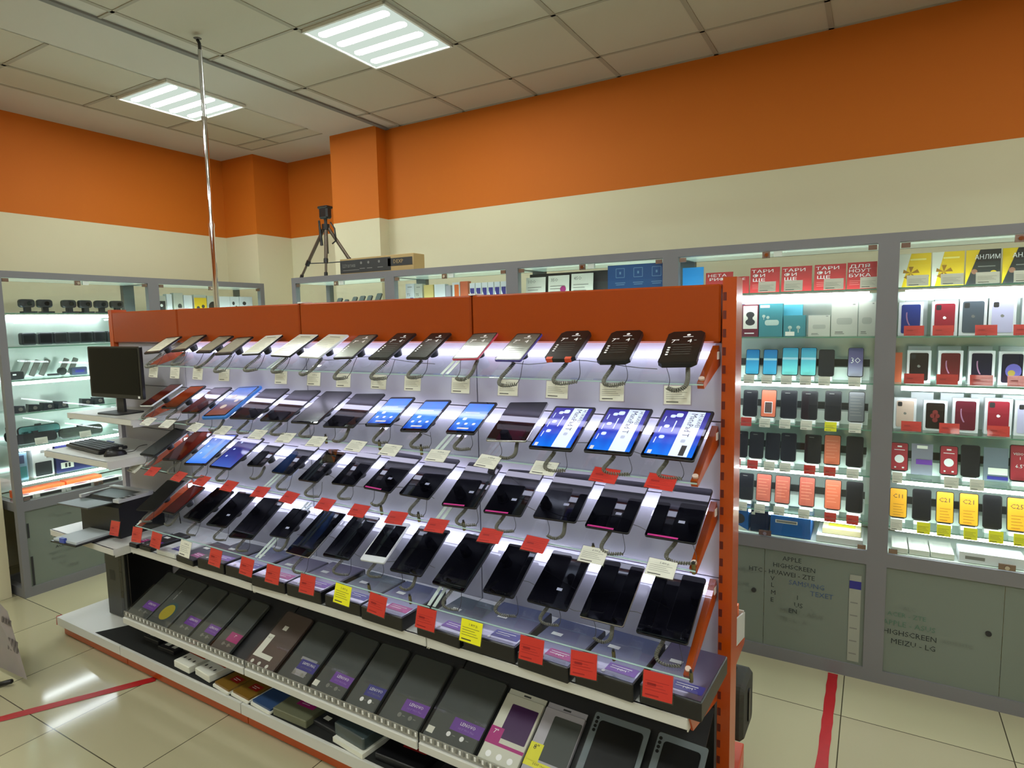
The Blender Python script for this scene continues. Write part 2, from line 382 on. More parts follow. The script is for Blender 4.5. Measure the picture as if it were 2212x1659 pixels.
# tiers of clear acrylic
TI = {1: ((2.05, 1.695), (1.845, 1.585)), 2: ((2.05, 1.435), (1.785, 1.303)), 3: ((2.045, 1.185), (1.78, 1.042)), 4: ((2.05, .92), (1.725, .737))}
TN = {1: 'top', 2: 'second', 3: 'third', 4: 'lowest'}
def tier_m(t):
    (yb, zb), (yf, zf) = TI[t]; L = math.hypot(yf - yb, zf - zb); dy, dz = (yf - yb) / L, (zf - zb) / L
    M = Matrix(((1, 0, 0, 0), (0, -dy, -dz * -1 * -1, yb), (0, -dz, -dy, zb), (0, 0, 0, 1)))
    # columns: X, up-slope, normal
    M = Matrix(((1, 0, 0, 0), (0, -dy, dz, yb), (0, -dz, -dy, zb), (0, 0, 0, 1)))
    return M, L
bayname = {1: 'left', 2: 'middle', 3: 'right'}
for t in TI:
    M, L = tier_m(t)
    for k in (1, 2, 3):
        x0, x1 = SE[k] + .004, SE[k + 1] - .006; w = x1 - x0
        r = thing('acrylic_shelf', 'sloping clear acrylic shelf, %s tier of the %s gondola bay' % (TN[t], bayname[k]), 'shelf', G @ M @ TR(x0, 0, 0), 'sloping clear acrylic tiers')
        b = MB(); b.quad([(0, -L, 0), (w, -L, 0), (w, 0, 0), (0, 0, 0)], acr)
        b.box(0, w, -L - .003, -L, -.0015, .001, acre)
        b.build('panel', r)
        b = MB(); b.quad([(0, -L, 0), (w, -L, 0), (w, -L - .004, .012), (0, -L - .004, .012)], acr); b.build('front_lip', r)
        for xx in ((0, w - .014) if k < 3 else (0,)):
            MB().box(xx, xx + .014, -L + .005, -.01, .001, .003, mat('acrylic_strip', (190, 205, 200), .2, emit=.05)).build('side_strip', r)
        # orange bracket arms at the bay ends
        zz = -.006
        for xx in ((w,) if k == 3 else ((0.0,) if k == 1 else ())):
            MB().prism([(-L + .01, -.002), (-.005, -.002), (-.005, -.07), (-L + .01, -.022)], xx + (-.022 if xx else .002), xx + (-.002 if xx else .006), orange, ax='X').build('bracket', r)
            MB().cyl((xx - .012 if xx else .004, -L + .03, -.003), (xx - .012 if xx else .004, -L + .03, .004), .009, mat('clear_cap', (215, 190, 175), .2), 14).build('cap', r)
        # light tube hung under the back edge
        M2 = G @ TR(x0, TI[t][0][0] - .018, TI[t][0][1] - .035)
        lt = thing('tube_light', 'lit white tube light under the back edge of the %s tier, %s bay' % (TN[t], bayname[k]), 'tube light', M2, 'tube lights under the acrylic tiers')
        MB().cyl((.012, 0, 0), (w - .012, 0, 0), .011, tube_m, 10).build('tube', lt)
        MB().box(0, .013, -.012, .014, -.012, .012, whitep).box(w - .013, w, -.012, .014, -.012, .012, whitep).build('end_cap', lt)

# ------------------------------------------------------------------ demo devices
def coil(path, R_, r, turns, seg=7, n=4):
    """coiled cord along a polyline"""
    pts = [Vector(p) for p in path]; cum = [0]
    for a, c in zip(pts[:-1], pts[1:]): cum.append(cum[-1] + (c - a).length)
    def at(s):
        s = max(0, min(cum[-1], s))
        for i in range(len(pts) - 1):
            if s <= cum[i + 1]: return pts[i].lerp(pts[i + 1], (s - cum[i]) / (cum[i + 1] - cum[i])), (pts[i + 1] - pts[i]).normalized()
        return pts[-1], (pts[-1] - pts[-2]).normalized()
    out = []; N_ = turns * seg
    for j in range(N_ + 1):
        p, d = at(cum[-1] * j / N_); u = Vector((0, 0, 1)).cross(d)
        u = u.normalized() if u.length > .1 else Vector((1, 0, 0)); w = d.cross(u); a = 2 * PI * j / seg
        out.append(tuple(p + R_ * (math.cos(a) * u + math.sin(a) * w)))
    return out
def bez(P, n=14):
    out = []
    for k in range(n + 1):
        t = k / n; q = [Vector(p) for p in P]
        while len(q) > 1: q = [a.lerp(c, t) for a, c in zip(q[:-1], q[1:])]
        out.append(tuple(q[0]))
    return out
CORD = []
for v, (ax, bx, dx, dep) in enumerate([(-.02, -.06, .02, .075), (.0, -.055, .05, .085), (-.01, -.05, .035, .10), (.015, .05, -.05, .08)]):
    pth = bez([(ax, .03, -.02), (ax, -.02, -.03), (bx, -dep, -.03), ((bx + dx) / 2, -dep - .02, -.034), (dx + .02, -dep + .01, -.032)])
    b = MB(); b.tube(coil(pth, .0052, .0022, 26), .0023, cordm, 5)
    e = pth[-1]; b.tube(bez([e, (e[0] + .01, e[1] + .03, -.028), (e[0] - .01, e[1] + .06, -.015), (e[0] - .02, .02, -.008)], 8), .0011, dark, 4)
    CORD.append(b.mesh('security_cord'))
mb = MB(); mb.cyl((0, 0, -.044), (0, 0, -.012), .018, dark, 14, r2=.022); mb.cyl((0, 0, -.012), (0, 0, 0), .024, dark, 14)
MOUNT = mb.mesh('display_mount')

cream = mat('lit_page', (205, 205, 185), .3, emit=.12, ecol=(215, 220, 200))
creamg = mat('paper_page', (150, 145, 125), .35)
bluegrad = grad('lit_blue_picture', (10, 35, 150), (60, 110, 225), 'Y', -.1, .1, .75, c2=(40, 120, 215), wave=.03)
mategrad = grad('lit_blue_waves', (15, 100, 205), (28, 22, 120), 'Y', -.11, .09, .75, c2=(20, 50, 165), wave=.02)
bandm = mat('lit_white_band', (200, 212, 228), .1, emit=.6, ecol=(200, 212, 228))
iconm = mat('lit_icon', (190, 205, 255), .1, emit=.7, ecol=(190, 205, 255))
mtext = mat('screen_text', (60, 60, 75), .2)
smoke = grad('smoky_screen', (58, 62, 62), (22, 20, 20), 'Y', -.08, .08, .02, .22)
smoke2 = mat('black_sheet', (24, 20, 18), .3)
silverg = grad('silvery_screen', (150, 158, 145), (90, 85, 78), 'Y', -.08, .08, .05, .2)
def screen_page(b, w, l, z, sheet=cream):
    b.rect(0, .002, w - .016, l - .03, z, sheet)
    b.lines(-w / 2 + .014, l * .32, w - .034, 9, l * .072, .0016, z + .0003, greyink)
    b.rect(0, l * .37, w * .5, .005, z + .0003, greyink)
def screen_promo(b, w, l, z, sheet, tm=scrw):
    b.rrect(0, 0, w - .01, l - .016, .006, z, sheet)
    b.text('7"', -w * .24, l * .17, z + .0004, .021, tm); b.text('4', w * .16, l * .17, z + .0004, .021, tm); b.rect(w * .3, l * .19, .008, .005, z + .0004, greyink)
    b.disc(w * .08, l * .37, .006, z + .0004, tm, n=10); b.rect(w * .08, l * .31, w * .28, .003, z + .0004, tm)
    for i in range(4):
        b.rect(-w * .34, -l * (.02 + .07 * i), .008, .007, z + .0004, tm); b.rect(w * .02, -l * (.015 + .07 * i), w * .5, .0012, z + .0004, greyink)
    b.rect(-w * .05, l * .07, w * .5, .0016, z + .0004, greyink)
def screen_blue(b, w, l, z):
    b.rrect(0, 0, w - .012, l - .03, .004, z, bluegrad)
    b.rect(0, l * .1, w - .012, l * .17, z + .0003, mat('soft_blue_band', (110, 150, 230), .1, emit=.6, ecol=(110, 150, 230)))
    b.rect(-.01, l * .13, w * .5, .004, z + .0005, bandm)
    b.rrect(-w * .18, -l * .07, .017, .017, .005, z + .0005, iconm)
    for i in range(3): b.rrect(-w * .28 + w * .27 * i, -l * .22, .013, .013, .004, z + .0005, iconm)
    b.rrect(0, -l * .36, w * .4, .009, .002, z + .0005, whitep)
def screen_mate(b, w, l, z, third=False):
    b.rrect(0, 0, w - .018, l - .024, .003, z, mategrad)
    cx = w * .18; b.rect(cx, 0, w * .34, l - .024, z + .0003, bandm)
    b.text('HUAWEI', cx + w * .115, l * .27, z + .0006, .014, mtext, -PI / 2, l * .36)
    b.text('MatePad T', cx - w * .03, l * .17, z + .0006, .021, mtext, -PI / 2, l * .5)
    b.rrect(cx - w * .02, -l * .16, .014, .016, .004, z + .0006, mat('faint_icon', (170, 180, 200), .2, emit=.4))
    if third: b.rect(cx + w * .05, -l * .34, .016, .05, z + .0006, ink)
    for i in range(3):
        b.rrect(-w * .27 + w * .03 * (i == 0), l * (.33 - .22 * i), .017, .017, .006, z + .0006, iconm)
        b.rect(-w * .37, l * (.26 - .22 * i), .003, .03, z + .0006, iconm)
    b.rrect(-w * .12, l * .36, .022, .022, .007, z + .0006, iconm); b.rect(-w * .13, l * .12, .004, .06, z + .0006, iconm)
    b.rect(-w * .36, -l * .41, .012, .018, z + .0006, whitep)
def glint_sticker(b, w, l, z):
    b.rect(w * .12, -l * .18, .02, .011, z, mat('pale_sticker_glint', (175, 180, 205), .3))  # pale patch serves as sticker on some tablets, painted reflection on others
EDGE = {'k': blackp, 'w': mat('white_bezel', (215, 220, 222), .3), 'b': mat('blue_bumper', (45, 120, 205), .4), 'r': mat('red_bumper', (200, 70, 90), .4), 'v': mat('violet_case', (70, 60, 140), .4), 's': silver, 'o': blackp}
maroon = grad('maroon_screen', (48, 8, 10), (95, 22, 16), 'Y', -.1, .1, .04, .06)
rusty = grad('rust_screen', (40, 18, 12), (165, 62, 22), 'Y', -.1, .1, .1, .06)
mauve = grad('mauve_screen', (50, 26, 30), (92, 78, 96), 'Y', -.1, .1, .06, .06)
bluedark = grad('dim_blue_screen', (70, 100, 190), (24, 22, 90), 'Y', -.12, .1, .35, .06, c2=(45, 50, 140))
bluelit = grad('bright_blue_screen', (25, 100, 220), (70, 90, 180), 'Y', -.12, .1, .7, .06, c2=(120, 165, 225))
def device(kind, w, l, edge):
    """returns body mesh and screen mesh for a demo tablet in its own flat frame"""
    e = EDGE[edge]; t = .009; b = MB()
    if kind in ('rug', 'rugr'):
        c = .014; P = [(-w / 2 + c, -l / 2), (w / 2 - c, -l / 2), (w / 2, -l / 2 + c), (w / 2, l / 2 - c), (w / 2 - c, l / 2), (-w / 2 + c, l / 2), (-w / 2, l / 2 - c), (-w / 2, -l / 2 + c)]
        vs = [(x, y, z) for z in (-.003, .011) for x, y in P]; k = 8
        b.add(vs, [tuple(range(7, -1, -1)), tuple(range(8, 16))] + [(j, (j + 1) % k, k + (j + 1) % k, k + j) for j in range(k)], blackp); t = .011
        if kind == 'rugr':
            for sx in (-1, 1): b.box(sx * w / 2 - sx * .022 - .011, sx * w / 2 - sx * .022 + .011, -l / 2 - .002, -l / 2 + .012, -.002, .0125, mat('orange_corner', (215, 80, 45), .4))
    elif kind == 'kids':
        b.slab(0, 0, w, l, .018, -.004, .012, e, n=5, ch=.004); b.slab(0, 0, w - .02, l - .02, .008, .0121, .0126, blackp); t = .0126
    else: b.slab(0, 0, w, l, .008, 0, t, e, ch=.002)
    z = t + .0006; s = MB()
    if kind in ('ereader', 'ereaderw'):
        s.slab(0, 0, w - .004, l - .004, .006, t, t + .0004, blackp if kind == 'ereader' else EDGE['w']); screen_page(s, w, l, z, cream if kind == 'ereaderw' or w > .12 else creamg)
        if kind == 'ereader': s.rect(0, -l * .44, w * .3, .002, z, greyink)
    elif kind in ('rug', 'rugr'): screen_promo(s, w, l, z, smoke2)
    elif kind == 'promo': s.slab(0, 0, w - .003, l - .003, .007, t, t + .0004, blackg); screen_promo(s, w, l, z, smoke)
    elif kind == 'silver': s.slab(0, 0, w - .003, l - .003, .007, t, t + .0004, blackp); screen_promo(s, w, l, z, silverg)
    elif kind == 'blue': s.slab(0, 0, w - .003, l - .003, .006, t, t + .0004, blackg); screen_blue(s, w, l, z)
    elif kind in ('mate', 'mate3'): s.slab(0, 0, w - .003, l - .003, .006, t, t + .0004, blackg); screen_mate(s, w, l, z, kind == 'mate3')
    elif kind == 'white': s.slab(0, 0, w - .003, l - .003, .006, t, t + .0003, EDGE['w']); s.rrect(0, .004, w - .014, l - .05, .002, z, blackg)
    elif kind in ('maroon', 'rusty', 'mauve', 'bluedark', 'bluelit', 'smoke', 'kids'):
        s.slab(0, 0, w - (.024 if kind == 'kids' else .004), l - (.024 if kind == 'kids' else .004), .006, t, t + .0004, blackg)
        mm = {'maroon': maroon, 'rusty': rusty, 'mauve': mauve, 'bluedark': bluedark, 'bluelit': bluelit, 'smoke': smoke, 'kids': grad('kids_picture', (120, 70, 60), (60, 110, 200), 'Y', -.09, .09, .35, .1, c2=(50, 70, 120))}[kind]
        s.rrect(0, 0, w - (.034 if kind == 'kids' else .014), l - (.036 if kind == 'kids' else .02), .004, z, mm)
        if kind == 'kids':
            for (x, y, r) in ((-.02, .04, .016), (.03, .0, .012), (-.01, -.05, .018)): s.disc(x, y, r, z + .0004, mat('kids_blob', (190, 170, 150), .2, emit=.3), n=10)
        if kind in ('bluelit', 'bluedark'):
            s.rect(w * .13, .0, w * .16, l * .62, z + .0004, mat('soft_band', (150, 180, 235), .1, emit=.3) if kind == 'bluelit' else bluedark)
            for i in range(3): s.rrect(-w * .25, l * (.3 - .22 * i), .012, .012, .004, z + .0006, iconm)
    elif kind == 'strip': s.slab(0, 0, w - .003, l - .003, .006, t, t + .0004, blackg); glint_sticker(s, w, l, z); s.rect(-w * .14, -l / 2 + .007, w * .6, .007, z, mat('magenta_strip', (190, 50, 130), .3))
    elif kind == 'stick': s.slab(0, 0, w - .003, l - .003, .006, t, t + .0004, blackg); glint_sticker(s, w, l, z)
    else: s.slab(0, 0, w - .003, l - .003, .006, t, t + .0004, blackg)
    return b.mesh('body'), s.mesh('screen')

DEV = {
1: [(-3.385, .105, .125, .172, 8, 'ereader', 'k', 'black e-reader with a yellowed page'), (-3.174, .085, .11, .165, 8, 'ereader', 'k', 'small black e-reader tilted upward'), (-2.936, .095, .115, .165, 2, 'ereader', 'k', 'black e-reader with grey page'),
    (-2.763, .109, .117, .166, 6, 'ereader', 'k', 'black framed e-reader'), (-2.558, .1, .118, .178, 5, 'ereaderw', 'k', 'black e-reader with bright page'), (-2.328, .103, .137, .192, -2, 'ereaderw', 'k', 'wide black e-reader with blank-looking page'),
    (-2.133, .107, .134, .195, -3, 'ereaderw', 'w', 'white framed e-reader with bright page'), (-1.938, .11, .11, .192, 3, 'silver', 'k', 'grey tablet with washed-out promo screen'), (-1.735, .106, .108, .205, -1, 'promo', 'k', 'dark brown promo tablet'),
    (-1.548, .103, .103, .195, 1, 'promo', 'k', 'dark grey promo tablet'), (-1.327, .103, .112, .189, 4, 'silver', 'r', 'silvery tablet in pink edged case'), (-1.136, .108, .108, .188, 0, 'silver', 'v', 'silvery tablet in violet edged case'),
    (-.944, .098, .112, .188, 2, 'rugr', 'k', 'rugged black tablet with orange corners'), (-.753, .103, .11, .196, 3, 'rug', 'k', 'rugged black seven inch tablet'), (-.548, .111, .115, .196, 4, 'rug', 'k', 'rugged dark grey tablet beside the orange post')],
2: [(-3.385, .138, .1, .216, 6, 'maroon', 'w', 'slim maroon tablet with pale edge'), (-3.175, .139, .122, .212, 7, 'rusty', 'k', 'rust coloured screen tablet'), (-2.96, .149, .135, .233, 6, 'mauve', 'k', 'mauve screen tablet'),
    (-2.752, .15, .165, .28, 9, 'kids', 'b', 'childrens tablet in bright blue bumper'), (-2.55, .144, .165, .255, 5, 'black', 'k', 'black glossy tablet right of the blue bumper one'), (-2.337, .14, .168, .25, 5, 'black', 'k', 'black glossy square-cornered tablet'),
    (-2.139, .135, .16, .25, 3, 'smoke', 'k', 'smoky grey screen tablet'), (-1.936, .139, .165, .25, 5, 'black', 'k', 'black tablet reflecting a bright dot'), (-1.741, .129, .128, .208, 5, 'blue', 'k', 'small tablet with lit blue home screen'),
    (-1.549, .138, .125, .215, 5, 'blue', 'k', 'small tablet with lit blue screen and icons'), (-1.335, .13, .125, .205, 3, 'blue', 'k', 'small lit blue tablet'), (-1.135, .13, .158, .24, 6, 'black', 's', 'silver edged dark tablet'),
    (-.946, .147, .158, .25, 2, 'mate', 'k', 'large lit blue tablet with white text band'), (-.746, .137, .16, .252, 1, 'mate', 'k', 'large lit blue tablet with sideways white band'), (-.553, .131, .164, .258, -1, 'mate3', 'k', 'large lit blue tablet with black sticker')],
3: [(-3.37, .144, .14, .235, 0, 'smoke', 'k', 'dark tablet'), (-3.15, .145, .15, .24, 6, 'maroon', 'k', 'maroon screen tablet'), (-2.948, .146, .16, .245, 7, 'bluelit', 'k', 'lit pale blue tablet'), (-2.742, .144, .16, .239, 2, 'bluedark', 'k', 'dim blue screen tablet'),
    (-2.542, .129, .1, .171, 5, 'black', 'k', 'small black tablet'), (-2.326, .134, .13, .199, 0, 'black', 'k', 'black seven inch tablet'), (-2.136, .15, .12, .202, 1, 'black', 'k', 'black narrow tablet with curled film'), (-1.937, .137, .128, .205, 2, 'black', 'k', 'black glossy tablet'),
    (-1.739, .125, .15, .228, -2, 'strip', 'k', 'black tablet with magenta bottom strip'), (-1.547, .124, .151, .234, -1, 'stick', 'k', 'black tablet with pale sticker'), (-1.336, .132, .152, .245, 4, 'strip', 'k', 'black tablet with long magenta strip'), (-1.147, .139, .154, .232, 3, 'strip', 'k', 'black tablet with bright dots'),
    (-.946, .125, .16, .233, 2, 'stick', 'k', 'wide black tablet'), (-.752, .13, .151, .236, 0, 'strip', 'k', 'black tablet with magenta strip and white sticker'), (-.548, .125, .158, .239, 0, 'strip', 'k', 'black purple-striped tablet beside the orange post')],
4: [(-3.385, .19, .145, .235, 8, 'black', 'k', 'matt black tablet'), (-3.177, .185, .112, .209, 0, 'maroon', 'k', 'narrow dark red tablet'), (-2.964, .181, .15, .225, -3, 'black', 'k', 'black tablet with pale edge'), (-2.775, .178, .145, .234, 4, 'stick', 'k', 'black tablet with small reflection'),
    (-2.56, .195, .155, .26, 6, 'black', 'k', 'long black tablet'), (-2.341, .184, .115, .175, 3, 'stick', 'k', 'small black tablet'), (-2.145, .205, .15, .26, 0, 'black', 's', 'black tablet with silver rim'), (-1.949, .182, .145, .242, 3, 'black', 'k', 'black tablet next to the white one'),
    (-1.763, .172, .125, .217, 4, 'white', 'w', 'white framed tablet with dark screen'), (-1.575, .176, .155, .238, 2, 'black', 'k', 'black tablet right of the white one'), (-1.353, .182, .15, .255, -2, 'black', 'k', 'black rounded tablet'), (-1.152, .175, .128, .229, 1, 'black', 'k', 'narrow black tablet'),
    (-.956, .17, .155, .232, -1, 'stick', 'k', 'black tablet with faint reflections'), (-.757, .172, .151, .245, 0, 'black', 's', 'big silver edged black tablet'), (-.559, .175, .161, .25, 0, 'black', 'k', 'largest black tablet beside the orange post')]}
for t, rows in DEV.items():
    M, L = tier_m(t)
    for i, (x, s_, w, l, a, kind, edge, look) in enumerate(rows):
        Md = G @ M @ TR(x, -s_, .045) @ RZ(a)
        lab = '%s, %s from left, %s clear tier' % (look, ORD[i], TN[t])
        r = thing('demo_tablet' if kind not in ('ereader', 'ereaderw') else 'e_reader', lab, 'tablet' if kind not in ('ereader', 'ereaderw') else 'e-reader', Md, 'devices on the %s clear tier' % TN[t])
        bm_, sm_ = device(kind, w, l, edge)
        for nm, me in (('body', bm_), ('screen', sm_)):
            o = bpy.data.objects.new(nm, me); C.objects.link(o); o.parent = r
        o = bpy.data.objects.new('display_mount', MOUNT); C.objects.link(o); o.parent = r; o.matrix_local = TR(0, .01, 0)
        o = bpy.data.objects.new('security_cord', CORD[(i * 3 + t) % 4]); C.objects.link(o); o.parent = r; o.matrix_local = TR(.01, -l / 2 + .012, -.004) @ Matrix.Diagonal((1, 1 if t == 1 else .64, 1, 1))
        if t == 3 and i == 6:   # curled protective film
            MB().add([(-.03, .10, .012), (.05, .10, .012), (.06, .02, .014), (-.02, .0, .014), (.0, .07, .045), (.06, .07, .05)], [(0, 1, 5, 4), (4, 5, 2, 3)], clear('film', (120, 100, 90), .2)).build('film', r)
        if t == 1 and i in (0, 1, 2): pass

# ------------------------------------------------------------------ price cards on the tiers
def card(name, w, h, face, M, label, group, price='', cat='price tag', sleeve=False):
    b = MB(); b.box(-w / 2, w / 2, -h / 2, h / 2, 0, .0008, face)
    im = redink if face is redtag else (ink if face is yeltag else greyink)
    if price: b.text(price, w * .08, h * .3, .0012, h * .11, ink if face is not redtag else redink)
    b.lines(-w * .42, h * .14, w * .8, 4, h * .11, h * .018, .0012, im)
    b.rect(-w * .18, -h * .38, w * .46, h * .05, .0012, ink if face is not redtag else redink)
    if face is redtag: b.rect(-w * .2, h * .02, w * .3, h * .1, .0012, redink)
    if sleeve: b.rect(0, 0, w + .007, h + .007, -.0008, clear('sleeve', (235, 235, 235), .1))
    o = b.build(name); o.matrix_world = M; return tag(o, label, cat, group)
TG = {
1: [-3.327, -3.131, -2.935, -2.723, -2.314, -2.103, -1.926, -1.731, -1.557, -1.331, -1.129, -.938, -.744, -.536],
2: [-3.283, -3.108, -2.871, -2.656, -2.402, -2.216, -2.025, -1.801, -1.619, -1.392, -1.173, -.952, -.74, -.562],
3: [-3.435, -3.268, -3.032, -2.84, -2.627, -2.401, -2.207, -1.986, -1.795, -1.597, -1.402, -1.166, -.989, -.779, -.559],
4: [-3.513, -3.297, -3.121, -2.871, -2.634, -2.406, -2.23, -2.015, -1.813, -1.629, -1.394, -1.196, -.958, -.773, -.539]}
COLR = {1: 'w' * 14, 2: 'w' * 12 + 'rr', 3: 'w' + 'r' * 12 + 'ww', 4: 'rrrwrrrryrryrrr'}
CN = {'w': 'white', 'r': 'red', 'y': 'yellow'}
FACE = {'w': paper, 'r': redtag, 'y': yeltag}
PR = ['1 899 р.', '4 999 р.', '5 499 р.', '6 999 р.', '11 999 р.']
for t in TG:
    M, L = tier_m(t)
    for i, x in enumerate(TG[t]):
        c = COLR[t][i]; lab = '%s price card, %s from the left along the %s tier front edge' % (CN[c], ORD[i], TN[t])
        tw = random.uniform(-4, 4)
        if t == 1: Mt = G @ TR(x, 1.838, 1.552) @ RX(82) @ RZ(tw * .5); w, h = .08, .056
        elif t == 4: Mt = G @ TR(x, 1.672, .721) @ RX(76) @ RZ(tw); w, h = .088, .075
        else: Mt = G @ M @ TR(x, -L - .018, .006) @ RX(8) @ RZ(tw); w, h = .087, .058
        card('price_card', w, h, FACE[c], Mt, lab, '%s price cards on the %s tier' % (CN[c], TN[t]), PR[(i + t) % 5] if c != 'r' else '', sleeve=True)

# thin alarm wires lying along the tiers
for t in (1, 2, 3, 4):
    M, L = tier_m(t)
    for k, (xa, xb) in enumerate(((-.62, -1.25), (-1.5, -2.3))):
        pts = []
        for q in range(13):
            u = q / 12; pts.append((xa + (xb - xa) * u, -L * (.62 + .08 * math.sin(u * 9 + t) - .1 * u), .004 + .003 * math.sin(u * 14)))
        o = MB().tube(pts, .0013, greyp, 5).build('alarm_wire'); o.matrix_world = G @ M
        tag(o, 'thin grey wire trailing across the %s clear tier, %s' % (TN[t], 'right bay' if k == 0 else 'middle bay'), 'wire', 'alarm wires on the tiers')

# small brass lock studs through the tier fronts
brass = mat('brass', (130, 120, 80), .35, metal=.7)
for t, xs_, in ((2, [-2.0, -1.70, -1.49]), (3, [-1.70, -1.51, -1.30, -.79, -.47]), (4, [-1.73, -1.52, -.70, -.46])):
    M, L = tier_m(t)
    for i, x in enumerate(xs_):
        b = MB(); b.cyl((0, 0, -.02), (0, 0, .012), .006, brass, 10); b.cyl((0, 0, .012), (0, 0, .02), .004, dark, 8)
        o = b.build('lock_stud'); o.matrix_world = G @ M @ TR(x, -L + .012, 0) @ RX(-20)
        tag(o, 'small brass stud through the %s tier front, %s of its row from the left' % (TN[t], ORD[i]), 'stud', 'brass studs on the tiers')

# ------------------------------------------------------------------ white metal shelves
def metal_shelf(x0, x1, yf, yb, z0, z1, label, group=None, seams=True):
    t = thing('metal_shelf', label, 'shelf', G, group)
    MB().box(x0 + .002, x1 - .002, yf, yb, z1 - .004, z1, white).build('deck', t)
    MB().box(x0 + .002, x1 - .002, yf, yf + .012, z0, z1, white, ch=.003).build('front_lip', t)
    for xx in (x0 + .002, x1 - .006): MB().box(xx, xx + .004, yf + .01, yb, z0 - .01, z1 - .004, white).build('side', t)
    return t
metal_shelf(SE[1], SE[2], 1.69, 2.06, .60, .637, 'long white metal shelf below the tiers, left bay', 'white shelves under the acrylic tiers')
metal_shelf(SE[2], SE[3], 1.69, 2.06, .60, .637, 'long white metal shelf below the tiers, middle bay', 'white shelves under the acrylic tiers')
s3 = metal_shelf(SE[3], SE[4], 1.69, 2.06, .60, .637, 'long white metal shelf below the tiers, right bay by the orange post', 'white shelves under the acrylic tiers')
MB().prism([(1.735, .575), (1.70, .635), (2.04, .635), (2.04, .50)], -.459, -.452, orange, ax='X').build('bracket', s3)
metal_shelf(SE[0], SE[1], 1.605, 2.06, .608, .642, 'deep white end shelf carrying the black printer')
metal_shelf(SE[0], SE[1], 1.612, 2.06, 1.068, 1.102, 'deep white end shelf carrying the keyboard and mouse')
metal_shelf(SE[0], SE[1], 1.745, 2.06, 1.27, 1.302, 'white end shelf carrying the black monitor')
# pedestal box under the package shelf: packages lean on sloping wire decks with a toothed plastic lip
lipm = clear('clear_lip', (225, 225, 220), .12, frost=(225, 225, 220), fmix=.25)
for k in (1, 2, 3):
    x0, x1 = SE[k] + .004, SE[k + 1] - .004
    t = thing('package_shelf', 'sloping shelf of tablet cases with toothed clear front lip, %s bay' % bayname[k], 'shelf', G, 'sloping case shelves')
    MB().prism([(1.64, .245), (2.03, .475), (2.03, .468), (1.64, .238)], x0, x1, dark, ax='X').build('deck', t)
    MB().box(x0, x1, 1.622, 1.634, .238, .272, white, ch=.003).build('front_lip', t)
    b = MB(); b.box(x0, x1, 1.630, 1.632, .270, .305, lipm); n = 60
    for j in range(n):
        xx = x0 + (x1 - x0) * (j + .5) / n; b.box(xx - .0035, xx + .0035, 1.6275, 1.6295, .285, .30, whitep if j % 2 else greyp)
    b.build('clear_guard', t)
MB().box(SE[1] + .01, SE[4] - .01, 2.05, 2.06, .12, .59, blackp).build('dark_lining', gond)

# ------------------------------------------------------------------ goods under the tiers: flat boxed cases
purple = mat('purple_print', (104, 54, 150), .4); violet = mat('magenta_print', (160, 34, 112), .4); navy = mat('navy_print', (46, 44, 128), .4)
slate = mat('slate_card', (58, 66, 92), .3, coat=.4); slate2 = mat('plum_card', (70, 62, 82), .3, coat=.4); slate3 = mat('grey_green_card', (60, 72, 74), .3, coat=.4)
film = clear('shrink_film', (250, 250, 252), .08, .1)
flat = [(-3.365, .07, .20, .022, 'wgrey'), (-3.26, .10, .22, .024, 'dark'), (-3.08, .16, .2, .026, 'white'), (-2.9, .15, .22, .03, 'dark'), (-2.70, .19, .25, .05, 'dark'), (-2.50, .18, .26, .05, 'slate'), (-2.28, .21, .26, .05, 'plum'), (-2.06, .2, .27, .055, 'plum'),
        (-1.84, .2, .27, .05, 'slate3'), (-1.62, .21, .27, .055, 'slate'), (-1.355, .2, .27, .045, 'slate3'), (-1.14, .21, .28, .06, 'slate'), (-.925, .19, .28, .055, 'slate'), (-.715, .195, .28, .06, 'slate'), (-.51, .185, .29, .06, 'plum')]
cm = {'dark': dark, 'white': mat('white_box', (205, 208, 205), .35), 'wgrey': mat('pale_box', (150, 150, 150), .4), 'slate': slate, 'plum': slate2, 'slate3': slate3}
for i, (x, w, d, h, c) in enumerate(flat):
    t = thing('boxed_case', '%s boxed tablet case lying flat on the white shelf, %s from the left' % ({'dark': 'black', 'white': 'white', 'wgrey': 'small grey', 'slate': 'slate blue', 'plum': 'plum grey', 'slate3': 'grey green'}[c], ORD[i]), 'box', G @ TR(x, 1.68 + .006 * (i % 3), .637) @ RZ(random.uniform(-3, 3)), 'cases lying flat under the tiers')
    b = MB(); b.box(-w / 2, w / 2, 0, d, 0, h, blackp if c != 'white' else cm[c], ch=.003); b.box(-w / 2 + .004, w / 2 - .004, .006, d - .005, h, h + .001, cm[c])
    b.build('box', t)
    b = MB(); b.rect(w * .2, .055, w * .5, .045, h + .0016, [violet, purple, navy][i % 3]); b.lines(w * .0, .065, w * .35, 2, .012, .003, h + .002, whitep)
    for q in (-.05, -.01): b.disc(q, .022, .006, h + .002, whitep, n=10)
    if i > 11: b.text('10.1"', w * .22, .05, h + .0024, .012, whitep)
    b.rect(-w * .2, d * .6, .04, .02, h + .0018, paper)
    b.build('print', t)
    b = MB(); b.add([(-w / 2 + .01, -.001, h * .9), (w / 2 - .01, -.001, h * .9), (w / 2 - .02, .03, h + .012), (-w / 2 + .02, .03, h + .012)], [(0, 1, 2, 3)], film); b.build('film_wrap', t)

